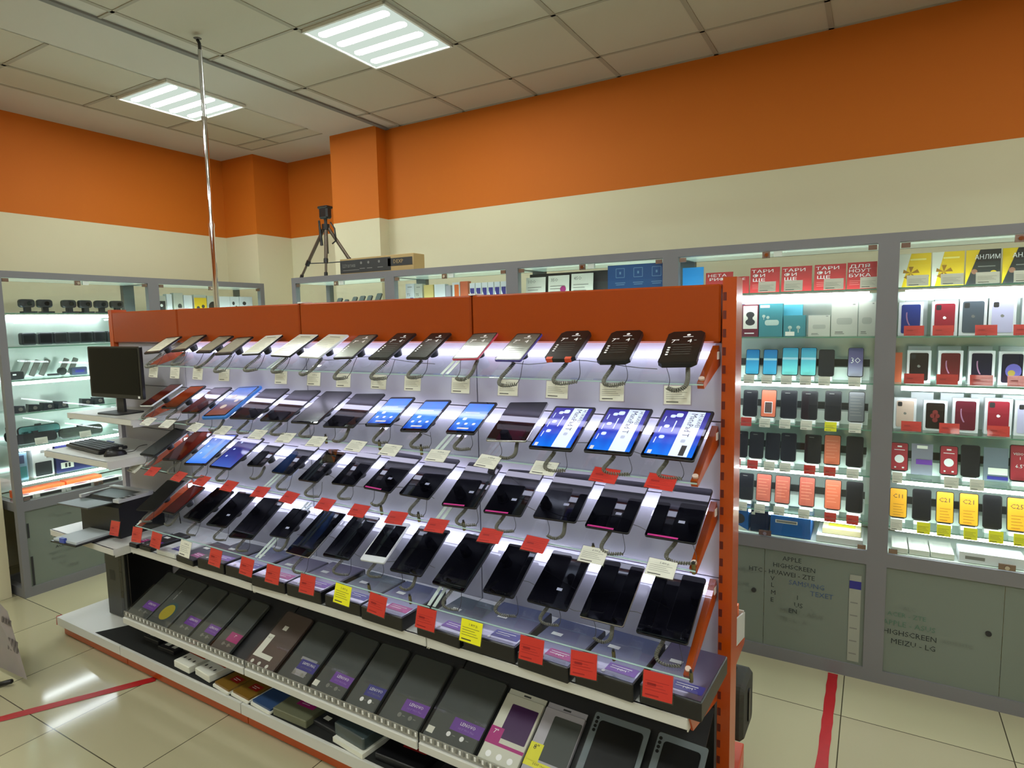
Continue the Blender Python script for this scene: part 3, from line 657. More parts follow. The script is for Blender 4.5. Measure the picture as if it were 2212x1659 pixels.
# leaning packs on the sloping shelf
PK = [(-3.43, .19, 'LENOVO', purple, 'first'), (-3.24, .19, 'yc', None, ''), (-3.045, .17, 'LENOVO', purple, ''), (-2.87, .155, 'LENOVO', purple, ''), (-2.70, .15, '7"', violet, ''), (-2.432, .19, 'L', None, ''), (-2.225, .19, 'SAMSUNG', navy, ''),
      (-2.02, .19, 'LENOVO', purple, ''), (-1.815, .165, 'LENOVO', navy, ''), (-1.638, .205, 'LENOVO', purple, ''), (-1.421, .235, 'LENOVO', purple, ''), (-1.172, .155, 'pink7', violet, ''), (-1.008, .152, 'yel8', None, ''), (-.83, .2, 'clear', navy, ''), (-.61, .165, 'clear', None, '')]
LBL = {'LENOVO': 'dark tablet case pack with %s lettered patch', '7"': 'dark case pack with magenta seven inch patch', 'yc': 'dark case pack with yellow round sticker', 'L': 'brown case pack with white L-shaped label', 'SAMSUNG': 'dark case pack with navy patch and silver glare', 'pink7': 'pale hanging pack with purple case and magenta 7 inch band', 'yel8': 'grey hanging pack with yellow 8 inch band', 'clear': 'clear framed pack holding a black case'}
casem = mat('dark_case', (66, 70, 68), .5); casem2 = mat('brown_case', (86, 72, 66), .5)
wsheet = mat('pale_card', (196, 196, 182), .5); gcard = mat('grey_card', (165, 162, 170), .5); yband = mat('yellow_band', (214, 210, 50), .45)
sheetfilm = clear('pack_film', (250, 250, 250), .02, .05)
for i, (x, w, kd, pm, _) in enumerate(PK):
    l = .285 if kd not in ('pink7', 'yel8') else .25
    look = LBL[kd] % ('navy' if pm is navy else 'purple') if '%' in LBL[kd] else LBL[kd]
    t = thing('case_pack', '%s, %s from the left' % (look, ORD[i]), 'pack', G @ TR(x + w / 2, 1.645, .2535 + .001 * (i % 3)) @ RX(30.6) @ TR(0, .012, .003) @ RZ(random.uniform(-1.5, 1.5)), 'tablet case packs on the sloping shelf')
    b = MB(); Z = .020
    if kd in ('pink7', 'yel8'):
        b.box(-w / 2, w / 2, 0, l, 0, .018, wsheet if kd == 'pink7' else gcard, ch=.002); Z = .0185
        b.box(-w / 2, w / 2, l, l + .02, .007, .011, wsheet if kd == 'pink7' else gcard); b.rect(0, l + .01, .03, .006, .0115, ink)
        b.build('carton', t); b = MB()
        if kd == 'pink7':
            b.rrect(w * .1, l * .62, w * .7, l * .5, .004, Z, mat('purple_case', (62, 30, 75), .35)); b.rect(0, l * .28, w, l * .045, Z + .0003, violet); b.rect(-w * .33, l * .4, w * .34, l * .2, Z + .0003, violet)
            b.text('7"', -w * .34, l * .43, Z + .0008, .016, whitep)
            for q in (-.28, .0, .28): b.disc(w * q, l * .13, .011, Z + .0006, whitep, n=12)
        else:
            b.rrect(w * .14, l * .6, w * .7, l * .62, .006, Z, casem); b.rect(-w * .0, l * .22, w, l * .08, Z + .0003, yband); b.rect(-w * .34, l * .37, w * .32, l * .24, Z + .0003, yband)
            b.text('8"', -w * .34, l * .43, Z + .0008, .018, ink); b.text('DEXP Ursus A28', -w * .05, l * .225, Z + .0008, .007, ink)
            for q in (-.3, .0): b.disc(w * q, l * .1, .01, Z + .0006, whitep, n=12)
        b.build('print', t)
    else:
        cse = casem2 if kd == 'L' else casem
        b.slab(0, l / 2, w - .012, l - .006, .012, 0, Z, cse, ch=.004); b.build('case', t)
        b = MB()
        if kd == 'clear':
            b.slab(0, l / 2, w - .004, l, .008, Z, Z + .001, mat('frosted_frame', (120, 130, 135), .25)); b.slab(w * .02, l * .55, w - .045, l - .075, .012, Z + .001, Z + .004, blackp)
            for q in range(4): b.disc(-w * .42, l * (.78 + .05 * q), .006, Z + .0045, blackp, n=8)
            if pm: b.rect(w * .2, .03, w * .4, .035, Z + .0045, navy)
        else:
            zz = Z + .0006
            if kd == 'yc': b.disc(w * .02, l * .3, .052, zz, mat('teal_ring', (40, 75, 80), .4), n=20); b.disc(w * .0, l * .28, .044, zz + .0004, mat('yellow_disc', (165, 150, 40), .4), n=20); b.text('TABLET CASE', -w * .22, l * .62, zz, .007, whitep, PI / 2)
            elif kd == 'L':
                b.rect(-w * .33, l * .36, w * .2, l * .36, zz, paper); b.rect(-w * .12, l * .19, w * .62, l * .075, zz + .0002, paper); b.text('10.2"', -w * .33, l * .48, zz + .0006, .008, ink)
                for q in (-.3, -.05, .22): b.disc(w * q, l * .07, .009, zz, paper, n=12)
                b.rect(-w * .1, l * .7, .028, .022, zz, paper)
            else:
                b.rect(w * .2, l * .29, w * .56, l * .16, zz, pm)
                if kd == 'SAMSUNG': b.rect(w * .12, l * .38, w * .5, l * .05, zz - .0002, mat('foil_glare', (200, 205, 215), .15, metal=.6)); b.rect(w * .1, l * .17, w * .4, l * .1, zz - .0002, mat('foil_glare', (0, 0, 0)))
                b.text(kd, w * .2, l * .315, zz + .0006, .012, whitep, 0, w * .46)
                if kd != '7"': b.text('10.3" M10 Plus', w * .2, l * .255, zz + .0006, .0075, greyink if pm is navy else mat('lilac_print', (150, 120, 190), .5), 0, w * .46)
                for q in (-.05, .2): b.disc(w * q, l * .15, .009, zz, whitep if i in (8, 10) else greyp, n=12); b.rect(w * (q + .1), l * .15, .012, .003, zz, greyp)
                if i in (7, 10): b.rect(-w * .38, l * .12, .03, .024, zz + .0003, paper)
        b.build('print', t)
        b = MB(); b.rect(0, l / 2, w, l + .006, Z + .004, sheetfilm)
        b.build('film_sleeve', t)

# goods on the base deck
mat_black = mat('felt_black', (14, 16, 15), .9)
tag(MB(G).quad([(-3.69, 1.61, .1215), (-.46, 1.61, .1215), (-.46, 2.04, .1215), (-3.45, 2.04, .1215)], mat_black).build('shelf_liner'), 'thin black liner sheet covering the white base deck', 'liner')
redp = mat('red_patch', (150, 35, 30), .4); gold = mat('gold_brown_card', (120, 88, 30), .4); bluec = mat('blue_card', (48, 72, 110), .4); olive = mat('olive_card', (98, 100, 78), .45)
BD = [(-3.30, 1.70, .13, .17, .02, dark, redp, 'dark sleeve pack with red patch and sticker'), (-3.13, 1.68, .13, .18, .02, dark, redp, 'dark pack with two white stickers'), (-3.0, 1.72, .09, .16, .02, blackp, navy, 'black pack with navy patch'),
      (-2.893, 1.622, .13, .2, .035, paper, redp, 'white box with orange top and three small icons'), (-2.735, 1.628, .13, .2, .035, paper, redp, 'white orange topped box with icons, next one right'), (-2.573, 1.61, .13, .2, .018, gold, redp, 'golden brown flat pack with red sticker'),
      (-2.435, 1.61, .13, .2, .018, gold, redp, 'second golden brown flat pack'), (-2.29, 1.608, .14, .2, .018, bluec, None, 'blue flat pack with white edge'), (-2.105, 1.615, .2, .22, .035, olive, violet, 'olive grey case with magenta patch'),
      (-1.93, 1.65, .15, .2, .02, dark, None, 'black case with white sticker'), (-1.76, 1.615, .18, .24, .05, slate3, None, 'thick dark green case on a white box'), (-1.52, 1.63, .22, .25, .03, blackp, redp, 'black case with red lettered patch'), (-1.25, 1.64, .22, .25, .03, dark, None, 'plain dark case at the deck end')]
for i, (x, y, w, d, h, m1, m2, look) in enumerate(BD):
    t = thing('case_box', '%s on the base deck' % look, 'box', G @ TR(x, y, .1225) @ RZ(random.uniform(-6, 3)), 'goods on the base deck')
    b = MB()
    if m1 in (gold, bluec): b.slab(0, d / 2, w, d, .008, 0, h * .5, paper); b.slab(0, d / 2 + .006, w - .008, d - .008, .004, h * .5, h, m1)
    elif i == 10: b.box(-w / 2, w / 2, -.005, d * .8, 0, .02, paper); b.slab(-.01, d / 2 + .01, w, d, .01, .02, .02 + h, m1, ch=.004); h = .07
    else: b.box(-w / 2, w / 2, 0, d, 0, h, m1, ch=.003)
    b.build('box', t)
    b = MB(); z = h + .0008
    if m1 is paper:
        b.rect(0, d * .7, w, d * .6, z, mat('orange_print', (190, 60, 20), .4))
        for q in (-.3, 0, .3): b.disc(w * q, d * .22, .006, z, ink, n=8, ry=.009)
    elif m2: b.rect(w * .1, d * .4, w * .5, d * .2, z, m2); b.lines(-w * .05, d * .42, w * .3, 2, .01, .003, z + .0003, whitep)
    if i in (0, 1, 9): b.rect(-w * .2, d * .2, .035, .022, z, paper)
    if i == 1: b.rect(w * .25, d * .18, .03, .022, z, paper)
    if i == 11: b.text('HUAWEI', w * .1, d * .42, z + .0006, .014, whitep, 0, w * .4)
    if b.v: b.build('print', t)

# ------------------------------------------------------------------ computer corner
t = thing('computer_monitor', 'black computer monitor switched off, on the end shelf', 'monitor', G @ TR(-3.76, 1.875, 1.302) @ RZ(4))
MB().slab(0, .235, .49, .295, .008, -.0, .02, blackp, M=TR(0, 0, 0) @ UP, ch=.003).build('bezel', t)
MB().rect(0, .242, .455, .262, .0212, mat('dead_screen', (6, 6, 5), .35, spec=.12), M=UP).build('screen', t)
MB().prism([(-.035, .008), (.035, .008), (.03, .12), (-.03, .12)], .0, .014, dark).build('stand_neck', t)
MB().slab(0, 0, .22, .16, .03, 0, .008, dark, ch=.002).build('stand_base', t)
b = MB(); b.rect(.215, .10, .018, .012, .0215, whitep, M=UP); b.build('sticker', t)
t = thing('computer_keyboard', 'black computer keyboard on the white end shelf', 'keyboard', G @ TR(-3.86, 1.70, 1.102) @ RZ(-4) @ RX(3))
MB().box(-.215, .215, 0, .15, .004, .022, blackp, ch=.004).build('case', t)
b = MB()
for r_ in range(5):
    for c_ in range(18): b.box(-.205 + c_ * .0228, -.205 + c_ * .0228 + .019, .014 + r_ * .025, .034 + r_ * .025, .022, .028, dark)
b.build('keycaps', t)
MB().box(-.05, .03, .15, .16, .02, .024, mat('blue_label', (50, 70, 160), .4)).build('label', t)
t = thing('mouse', 'black computer mouse right of the keyboard', 'mouse', G @ TR(-3.56, 1.73, 1.102) @ RZ(-15))
b = MB(); vs = []; fs = []; nu, nv = 12, 6
for j in range(nv + 1):
    for k in range(nu):
        a = 2 * PI * k / nu; e = PI / 2 * j / nv; vs.append((.031 * math.cos(a) * math.cos(e) ** .6, .055 * math.sin(a) * math.cos(e) ** .6, .036 * math.sin(e) * (1 - .15 * math.sin(a))))
for j in range(nv):
    for k in range(nu): fs.append((j * nu + k, j * nu + (k + 1) % nu, (j + 1) * nu + (k + 1) % nu, (j + 1) * nu + k))
b.add(vs, fs, blackp, True).build('shell', t)
MB().cyl((-.004, .025, .034), (.004, .025, .034), .008, greyp, 10).build('wheel', t)
MB().tube(bez([(0, .05, .01), (.02, .12, .004), (-.12, .1, .02), (-.2, .2, .003)], 12), .002, blackp).build('cable', t)
# printer
mat_black2 = mat('tray_black', (8, 8, 10), .7)
t = thing('laser_printer', 'compact black and white laser printer with open paper tray on end shelf', 'printer', G @ TR(-3.72, 1.70, .642) @ RZ(6))
MB().prism([(0, 0), (0, .17), (.05, .205), (.20, .215), (.26, .17), (.26, 0)], -.17, .17, blackp, ax='X').build('body', t)
b = MB(); wp = mat('printer_white', (195, 197, 200), .3)
b.box(-.175, -.155, .0, .2, .198, .214, wp).box(.125, .175, .0, .2, .198, .216, wp).box(-.175, .175, .17, .2, .205, .222, wp); b.build('top_cover', t)
MB().quad([(-.15, .01, .197), (.12, .01, .197), (.12, .17, .19), (-.15, .17, .19)], mat_black2).build('output_tray', t)
MB().prism([(-.13, .196), (.005, .192), (.005, .198), (-.13, .203)], -.15, .12, mat('grey_flap', (78, 80, 80), .35), ax='X').build('tray_flap', t)
b = MB(); b.box(-.11, .11, -.20, .0, .012, .02, blackp); b.build('paper_tray', t)
MB().box(-.10, .10, -.19, -.002, .0205, .032, mat('copy_paper', (190, 200, 205), .7)).build('paper_stack', t)
MB().box(-.03, .01, -.20, -.185, .02, .045, mat('blue_clip', (60, 80, 170), .4)).build('paper_guide', t)
b = MB()
for q in range(3): b.box(.135, .165, .03 + .03 * q, .045 + .03 * q, .2165, .218, dark)
b.build('button', t)
# tower
t = thing('computer_tower', 'tall dark computer tower standing on the base deck under the end shelf', 'computer', G @ TR(-3.765, 1.78, .1205) @ RZ(3))
tw = mat('tower_front', (44, 46, 46), .3); 
MB().box(-.10, .10, .012, .27, .004, .47, blackp, ch=.004).build('case', t)
b = MB(); b.slab(0, .237, .19, .462, .008, 0, .018, tw, M=TR(0, .012, 0) @ UP, ch=.003); b.build('front_panel', t)
b = MB(); b.rect(.055, .22, .028, .38, .0188, blackg, M=TR(0, .012, 0) @ UP); b.rect(-.03, .39, .11, .03, .0188, mat('drive_door', (60, 62, 60), .3), M=TR(0, .012, 0) @ UP); b.rect(-.03, .25, .05, .06, .0188, dark, M=TR(0, .012, 0) @ UP)
b.build('drive_bay', t)
# pole on the gondola
t = thing('chrome_pole', 'tall thin chrome pole rising above the orange header toward the ceiling', 'pole', G @ TR(-3.345, 2.24, 1.70))
MB().cyl((0, 0, 0), (0, 0, .66), .0155, chrome, 16).build('lower_tube', t)
MB().cyl((0, 0, .66), (0, 0, 1.25), .013, chrome, 16).build('middle_tube', t)
MB().cyl((0, 0, 1.25), (0, 0, 1.62), .0115, silver, 16).build('upper_tube', t)
MB().cyl((0, 0, .65), (0, 0, .672), .018, chrome, 16).cyl((0, 0, 1.24), (0, 0, 1.26), .0155, chrome, 16).build('collar', t)
MB().tube([(0, 0, 1.62), (0, 0, 1.655), (-.012, -.002, 1.675)], .009, blackp, 8).disc(-.014, 0, .022, 1.685, blackp, n=12).build('end_cap', t)
MB().box(-.05, .05, -.12, .05, -.01, 0, white).build('foot_plate', t)

# cables hanging at the computer corner
tag(MB(G).tube(bez([(-3.45, 2.0, 1.28), (-3.43, 1.98, 1.1), (-3.5, 1.99, .95), (-3.46, 2.0, .66)], 10), .003, blackp).build('power_cable'), 'thin black cable hanging behind the end shelves', 'cable')

# rear side of the gondola seen past the post
t = thing('metal_shelf', 'white shelf side with orange bracket on the gondola rear side', 'shelf', G)
MB().box(-1.2, -.462, 2.14, 2.50, .575, .582, white).build('deck', t)
MB().box(-1.2, -.456, 2.495, 2.50, .56, .62, white).build('front_lip', t)
MB().prism([(2.14, .585), (2.52, .50), (2.52, .605), (2.44, .625), (2.14, .70)], -.462, -.456, white, ax='X').build('side_guard', t)
MB().prism([(2.14, .45), (2.14, .58), (2.52, .497), (2.50, .48)], -.461, -.454, orange, ax='X').build('bracket', t)
t = thing('small_carton', 'small black and orange carton on the rear white shelf', 'box', G @ TR(-.50, 2.42, .583))
MB().box(-.03, .03, -.05, .02, 0, .085, blackp, ch=.002).box(-.03, .03, .02, .05, 0, .075, mat('carton_orange', (225, 100, 30), .4)).build('carton', t)
MB().box(-.025, .02, -.05, -.01, .085, .12, paper).build('lid', t)
t = thing('camera_bag', 'dark grey bag hanging on the rear side past the orange post', 'bag', G @ TR(-.475, 2.38, .205))
bagm = mat('bag_fabric', (62, 62, 55), .8, noise=.3, nscale=60)
b = MB(); b.slab(0, .10, .20, .22, .035, -.05, .062, bagm, M=RZ(90) @ UP, ch=.014); b.build('body', t)
MB().slab(0, .10, .03, .13, .012, .062, .068, blackp, M=RZ(90) @ UP).build('front_strap', t)
MB().slab(.095, .10, .02, .12, .008, -.03, .035, blackp, M=RZ(90) @ UP).build('side_zip', t)
MB().tube(bez([(0, -.05, .195), (.0, -.06, .235), (0, .05, .235), (0, .05, .195)], 10), .012, blackp, 8).build('handle', t)
t = thing('metal_shelf', 'low orange edged shelf at the rear foot of the gondola', 'shelf', G)
MB().box(-1.2, -.456, 2.14, 2.44, .20, .21, orange).build('deck', t)
MB().prism([(2.14, .12), (2.14, .235), (2.44, .235), (2.44, .21)], -.461, -.452, orange, ax='X').build('bracket', t)
t = thing('orange_carton', 'orange carton with pale label on the floor behind the post', 'box', G @ TR(-.46, 2.33, -.071) @ RZ(4))
MB().box(-.18, .03, -.11, .12, .071, .165, mat('orange_carton_print', (205, 80, 50), .4), ch=.003).build('box', t)
MB().rect(.04, .12, .05, .03, 0, mat('pale_label', (230, 150, 120), .5), M=TR(.0305, 0, 0) @ RZ(90) @ UP).build('label', t)

# ------------------------------------------------------------------ glass cabinets
mirror = mat('mirror_back', (222, 234, 226), 0.16, metal=0.45)
inw = mat('cabinet_white', (214, 222, 214), 0.35)
frost = clear('frosted_door', (150, 160, 155), .02, .15, frost=(128, 136, 126), fmix=.86)
lock = mat('lock_chrome', (150, 130, 120), .2, metal=.8)
SZ = [1.900, 1.677, 1.457, 1.235, 1.012, .783]
def cabinet(M, W, label, lamps=(0, 2, 4, 5), full=True, H=2.145, text=None, D=.39):  # tube under the lowest shelf is added to brighten the cabinet bottom
    """cabinet front on local y=0, going back to y=D"""
    t = thing('display_cabinet', label, 'cabinet', M, 'tall glass display cabinets')
    p = .042; b = MB()
    for x in (0, W - p):
        for y in (0, D - p): b.box(x, x + p, y, y + p, 0, H, alu)
    for y in (0, D - p): b.box(p, W - p, y, y + p, H - p, H, alu).box(p, W - p, y, y + p, .585, .65, alu).box(p, W - p, y, y + p, 0, .065, alu)
    for x in (0, W - p): b.box(x, x + p, p, D - p, H - p, H, alu).box(x, x + p, p, D - p, .59, .65, alu).box(x, x + p, p, D - p, 0, .06, alu)
    b.build('frame', t)
    MB().box(p, W - p, p, D - .045, H - .044, H - .03, mat('top_panel', (226, 240, 230), .12, emit=.22, ecol=(215, 235, 222))).build('top_panel', t)  # emission imitates the tubes mirrored in the glass top
    MB().box(p, W - p, .02, D - .01, .63, .652, inw).build('bottom_board', t)
    MB().quad([(p, D - .012, .66), (W - p, D - .012, .66), (W - p, D - .012, 1.89), (p, D - .012, 1.89)], mirror).build('mirror_back', t)
    MB().quad([(p, D - .012, 1.89), (W - p, D - .012, 1.89), (W - p, D - .012, H - p), (p, D - .012, H - p)], glass).build('back_pane', t)
    hw = W / 2
    for (a, c, nm) in ((p, hw - .001, 0), (hw + .001, W - p, 1)):
        d = MB().quad([(a, .008, .652), (c, .008, .652), (c, .008, H - p), (a, .008, H - p)], glass).build('glass_door', t)
        hx = p + .005 if nm == 0 else W - p - .04
        MB().box(hx, hx + .035, .003, .012, H - p - .028, H - p - .006, lock).box(hx, hx + .035, .003, .012, .656, .676, lock).build('hinge', d)
    MB().box(hw - .04, hw - .005, 0, .012, H - p - .035, H - p - .004, lock).cyl((hw - .02, -.006, H - p - .02), (hw - .02, 0, H - p - .02), .009, chrome).box(hw + .012, hw + .05, .004, .02, H - p - .03, H - p - .004, inw).build('lock', t)
    if full:
        MB().box(hw - .03, hw + .03, -.002, .008, .656, .682, lock).cyl((hw, -.008, .668), (hw, -.002, .668), .009, chrome).build('lock', t)
        sheets = ((p, W * .1, 0), (W * .1, W * .88, 1), (W * .88, W - p, 0))
        for (a, c) in ((p, hw - .001), (hw + .001, W - p)):
            MB().quad([(a, .010, .065), (c, .010, .065), (c, .010, .585), (a, .010, .585)], frost).build('frosted_door', t)
        MB().cyl((hw - .05, .004, .35), (hw - .05, .012, .35), .012, dark).build('lower_lock', t)
    ns = SZ if full else SZ[:2]
    for i, z in enumerate(ns):
        s = MB(); s.quad([(p, .025, z), (W - p, .025, z), (W - p, D - .02, z), (p, D - .02, z)], shg); s.box(p, W - p, .022, .025, z - .006, z, shge); s.build('glass_shelf', t)
        if i in lamps:
            s = MB(); s.cyl((p + .03, .06, z - .022), (W - p - .03, .06, z - .022), .010, tube_c, 8); s.build('lamp_tube', t)
    if text:
        for k, (bx, bz, s_, w_, m_) in enumerate(text): MB().text(bx, bz, s_, .0, w_, m_, M=TR(0, .0085, 0) @ UP).build('door_lettering', t)
    return t
YC = 3.35
CX = [-3.90, -2.92, -1.94, -.96, .04, 1.02]
gt = mat('door_letters', (48, 54, 54), .6); gt2 = mat('faint_letters', (105, 112, 104), .6); gtb = mat('blue_letters', (70, 90, 120), .6); gtg = mat('green_letters', (85, 115, 98), .6)
def door_text(rows): return [(s, x, z, h, m) for (s, x, z, h, m) in rows]
cabinet(TR(CX[0], YC, 0), .98, 'far glass cabinet under the tripod, at the end of the back row')
cabinet(TR(CX[1], YC, 0), .98, 'glass cabinet right of the tripod, under the cardboard box end')
cabinet(TR(CX[2], YC, 0), .98, 'glass cabinet holding numbered tariff cards and the blue board')
TX4 = [('APPLE', .63, .545, .024, gt), ('HIGHSCREEN', .64, .505, .024, gt), ('HTC - HUAWEI - ZTE', .58, .465, .024, gt), ('V', .54, .43, .024, gt), ('SAMSUNG', .70, .425, .026, gtb), ('TEXET', .77, .385, .026, gtb), ('L', .54, .395, .024, gt), ('M', .545, .355, .024, gt), ('I', .66, .35, .024, gt), ('E', .54, .315, .024, gt), ('US', .665, .31, .026, gt), ('MEIZU - ASUS', .68, .27, .024, gt2), ('EN', .64, .275, .024, gt), ('TEI - L - A', .64, .225, .022, gt2), ('EXPLAY', .40, .45, .02, gt2), ('DNS', .40, .37, .022, gt2)]
c4 = cabinet(TR(CX[3], YC, 0), 1.0, 'glass cabinet right of the gondola post showing phones and red tariff cards', text=None)
c5 = cabinet(TR(CX[4], YC, 0), .98, 'glass cabinet at the right edge with white phone boxes and yellow cards')
def lettering(parent, rows):
    b = MB(TR(0, .0075, 0) @ UP)
    for (s, x, z, h, m) in rows: b.text(s, x, z, 0, h, m)
    b.build('door_lettering', parent)
lettering(c4, TX4)
lettering(c5, [('ACER - ZTE', .13, .36, .022, gtg), ('APPLE - ASUS', .14, .315, .026, gtg), ('HIGHSCREEN', .145, .27, .026, gt), ('MEIZU - LG', .16, .225, .026, gt), ('ASUS HTC', .33, .27, .018, gt2), ('ALC', .14, .395, .02, gt2)])
b = MB(TR(0, .0065, 0) @ UP)
b.rect(.915, .30, .05, .44, 0, mat('paper_strip', (150, 152, 140), .6)); b.rect(.915, .47, .05, .04, .0005, navy)
for q in range(5): b.rect(.912, .38 - .065 * q, .032, .006, .0005, greyink)
b.build('paper_strip', c4)
# left row turned to face +X: local x runs toward -Y? front faces +X
def LM(y0): return Matrix(((0, -1, 0, -4.855), (1, 0, 0, y0), (0, 0, 1, 0), (0, 0, 0, 1)))
cl1 = cabinet(LM(1.815), 1.02, 'left wall glass cabinet with dash cameras, nearest the entrance pier', H=2.17)
cl2 = cabinet(LM(2.835), 1.02, 'left wall glass cabinet with earphone boxes, behind the chrome pole', H=2.17)
lettering(cl1, [('ZTE', .2, .52, .018, gt2), ('ALCATEL', .28, .50, .016, gt2), ('HONOR - LG', .25, .33, .02, gt2), ('ACER', .24, .29, .02, gt), ('MEIZU - LENOVO', .27, .25, .02, gt2), ('NOKIA', .22, .21, .02, gt2), ('LG', .24, .17, .02, gt2), ('APPLE', .3, .13, .02, gt2)])
b = MB(TR(0, .0065, 0) @ UP); b.rect(.055, .45, .012, .1, 0, dark); b.rect(.06, .17, .014, .2, 0, dark); b.build('paper_strip', cl1)

# ------------------------------------------------------------------ goods in the back cabinets
def standing(name, x0, x1, z, h, label, cat, group, y=3.45, d=.02, face=None, draw=None, tilt=-6, body=paper, M0=None, r=0.0):
    """an upright card, box or phone; its face is drawn in local XY with the origin at the bottom centre"""
    w = x1 - x0
    M = (M0 if M0 is not None else Matrix()) @ TR((x0 + x1) / 2, y, z) @ RX(tilt) @ UP
    t = thing(name, label, cat, M, group)
    b = MB()
    if r: b.slab(0, h / 2, w, h, r, -d, 0, body, ch=min(.002, d / 4))
    else: b.box(-w / 2, w / 2, 0, h, -d, 0, body)
    b.build('body', t)
    b = MB()
    if face is not None:
        if r: b.rrect(0, h / 2, w - .006, h - .006, max(r - .003, .001), .0006, face)
        else: b.rect(0, h / 2, w, h, .0006, face)
    if draw: draw(b, w, h, .0012)
    if b.v: b.build('front', t)
    return t
def pcard(x0, x1, z, h, c, label, group, y=3.385, M0=None):
    w = x1 - x0
    M = (M0 if M0 is not None else Matrix()) @ TR((x0 + x1) / 2, y, z + h / 2) @ RX(-12) @ UP
    card('price_card', w, h, FACE[c], M, label, group)
C4 = 'phone cabinet'; C5 = 'right cabinet'
SH = ['top', 'second', 'third', 'fourth', 'fifth', 'sixth']
redc = mat('tariff_red', (170, 40, 44), .4)
def d_tar(lines_):
    def f(b, w, h, z):
        n = 0
        for k, s in enumerate(lines_):
            b.text(s, -w * (.08 if len(s) > 2 else .2), h * (.85 - .17 * k), z, h * .12, whitep, 0, w * (.74 if len(s) > 2 else .48), sx=1.9)
        b.lines(-w * .42, h * .32, w * .4, 3, h * .07, h * .015, z, mat('pink_print', (215, 130, 125), .5))
    return f
xs4 = [(-.799, -.659, .118, ('НЕТА', 'РИФ'), 'НЕТАРИФ'), (-.655, -.578, .09, ('АТЕ', 'ФИ'), ''), (-.572, -.431, .130, ('ТАРИ', 'ФИ', 'ЩЕ'), ''), (-.422, -.283, .127, ('ТАРИ', 'ФИ', 'ЩЕ'), ''), (-.272, -.134, .128, ('ТАРИ', 'ФИ', 'ЩЕ'), ''), (-.128, -.004, .130, ('ДЛЯ', 'НОУТ', 'БУКА'), '')]  # second entry is a mirror reflection built as a solid card
for i, (a, c, h, tx, _) in enumerate(xs4):
    standing('tariff_card', a, c, 1.901, h, 'red tariff card with bold white letters, %s from the left on the top shelf' % ORD[i], 'card', 'red tariff cards', face=redc, draw=d_tar(tx), d=.006, body=redc)
for i, (a, c) in enumerate(((-.521, -.439), (-.401, -.317), (-.224, -.14), (-.071, .000))):
    pcard(a, c, 1.903, .052, 'w', 'white price slip in front of the %s large red tariff card' % ORD[i], 'white slips before the red tariff cards')
# second shelf: earphone boxes
teal = mat('teal_card', (62, 130, 138), .4); pale = mat('pale_grey_box', (188, 190, 178), .45); lav = mat('wine_card', (105, 32, 48), .4)
def d_buds(b, w, h, z): b.rect(0, h * .6, w * .88, h * .72, z, paper); b.disc(0, h * .68, w * .26, z + .0005, ink, n=14, ry=w * .2); b.disc(0, h * .45, w * .3, z + .0005, ink, n=14, ry=w * .22); b.rect(0, h * .57, w * .3, h * .1, z + .0006, ink); b.rect(-w * .05, h * .1, w * .6, h * .035, z, whitep)
def d_teal(b, w, h, z):
    b.rrect(w * .05, h * .42, w * .6, h * .17, h * .07, z, mat('pale_print', (175, 195, 185), .5)); b.disc(-w * .3, h * .62, w * .07, z, mat('pale_print', (0, 0, 0))); b.disc(-w * .12, h * .58, w * .07, z, mat('pale_print', (0, 0, 0)))
    b.rect(-w * .3, h * .56, w * .03, h * .1, z, mat('pale_print', (0, 0, 0))); b.rect(-w * .25, h * .92, w * .4, h * .08, z, paper)
def d_teal2(b, w, h, z):
    for q in (-.2, .18): b.disc(w * q, h * .42, w * .09, z, mat('pale_print', (0, 0, 0))); b.rect(w * q, h * .28, w * .05, h * .22, z, mat('pale_print', (0, 0, 0)))
    b.rect(-w * .2, h * .12, w * .42, h * .2, z + .0004, paper)
def d_pale(b, w, h, z): b.rrect(0, h * .45, w * .6, h * .2, h * .07, z, mat('pale_shape', (165, 168, 158), .5)); b.rect(-w * .2, h * .12, w * .3, h * .03, z, greyink); b.rect(-w * .18, h * .07, w * .36, h * .02, z, greyink); b.rect(w * .35, h * .95, w * .1, h * .03, z, greyink)
for i, (a, c, h, bd, dr, look) in enumerate([(-.607, -.528, .165, lav, d_buds, 'wine red earbuds box with black round case picture'), (-.524, -.412, .167, teal, d_teal, 'tall teal earphone box with pale charging case picture'), (-.407, -.305, .105, teal, d_teal2, 'short teal earphone box with two stick buds'), (-.292, -.195, .103, pale, d_pale, 'short pale grey earphone box'), (-.19, -.077, .16, pale, d_pale, 'tall pale grey box with faint case outline'), (-.073, -.003, .162, pale, d_pale, 'tall pale box touching the cabinet post')]):
    standing('earphone_box', a, c, 1.678, h, look + ' on the second shelf', 'box', 'earphone boxes on the second shelf', body=bd, face=bd, draw=dr, d=.045, tilt=0)
standing('earphone_box', -.45, -.33, 1.678, .16, 'bright cyan box standing behind the short teal box', 'box', None, body=mat('cyan_box', (90, 190, 215), .4), y=3.56, d=.03, tilt=0)
standing('notebook_box', -.64, -.612, 1.678, .17, 'narrow deep blue box beside the wine red earbuds box', 'box', None, body=navy, d=.1, tilt=0)
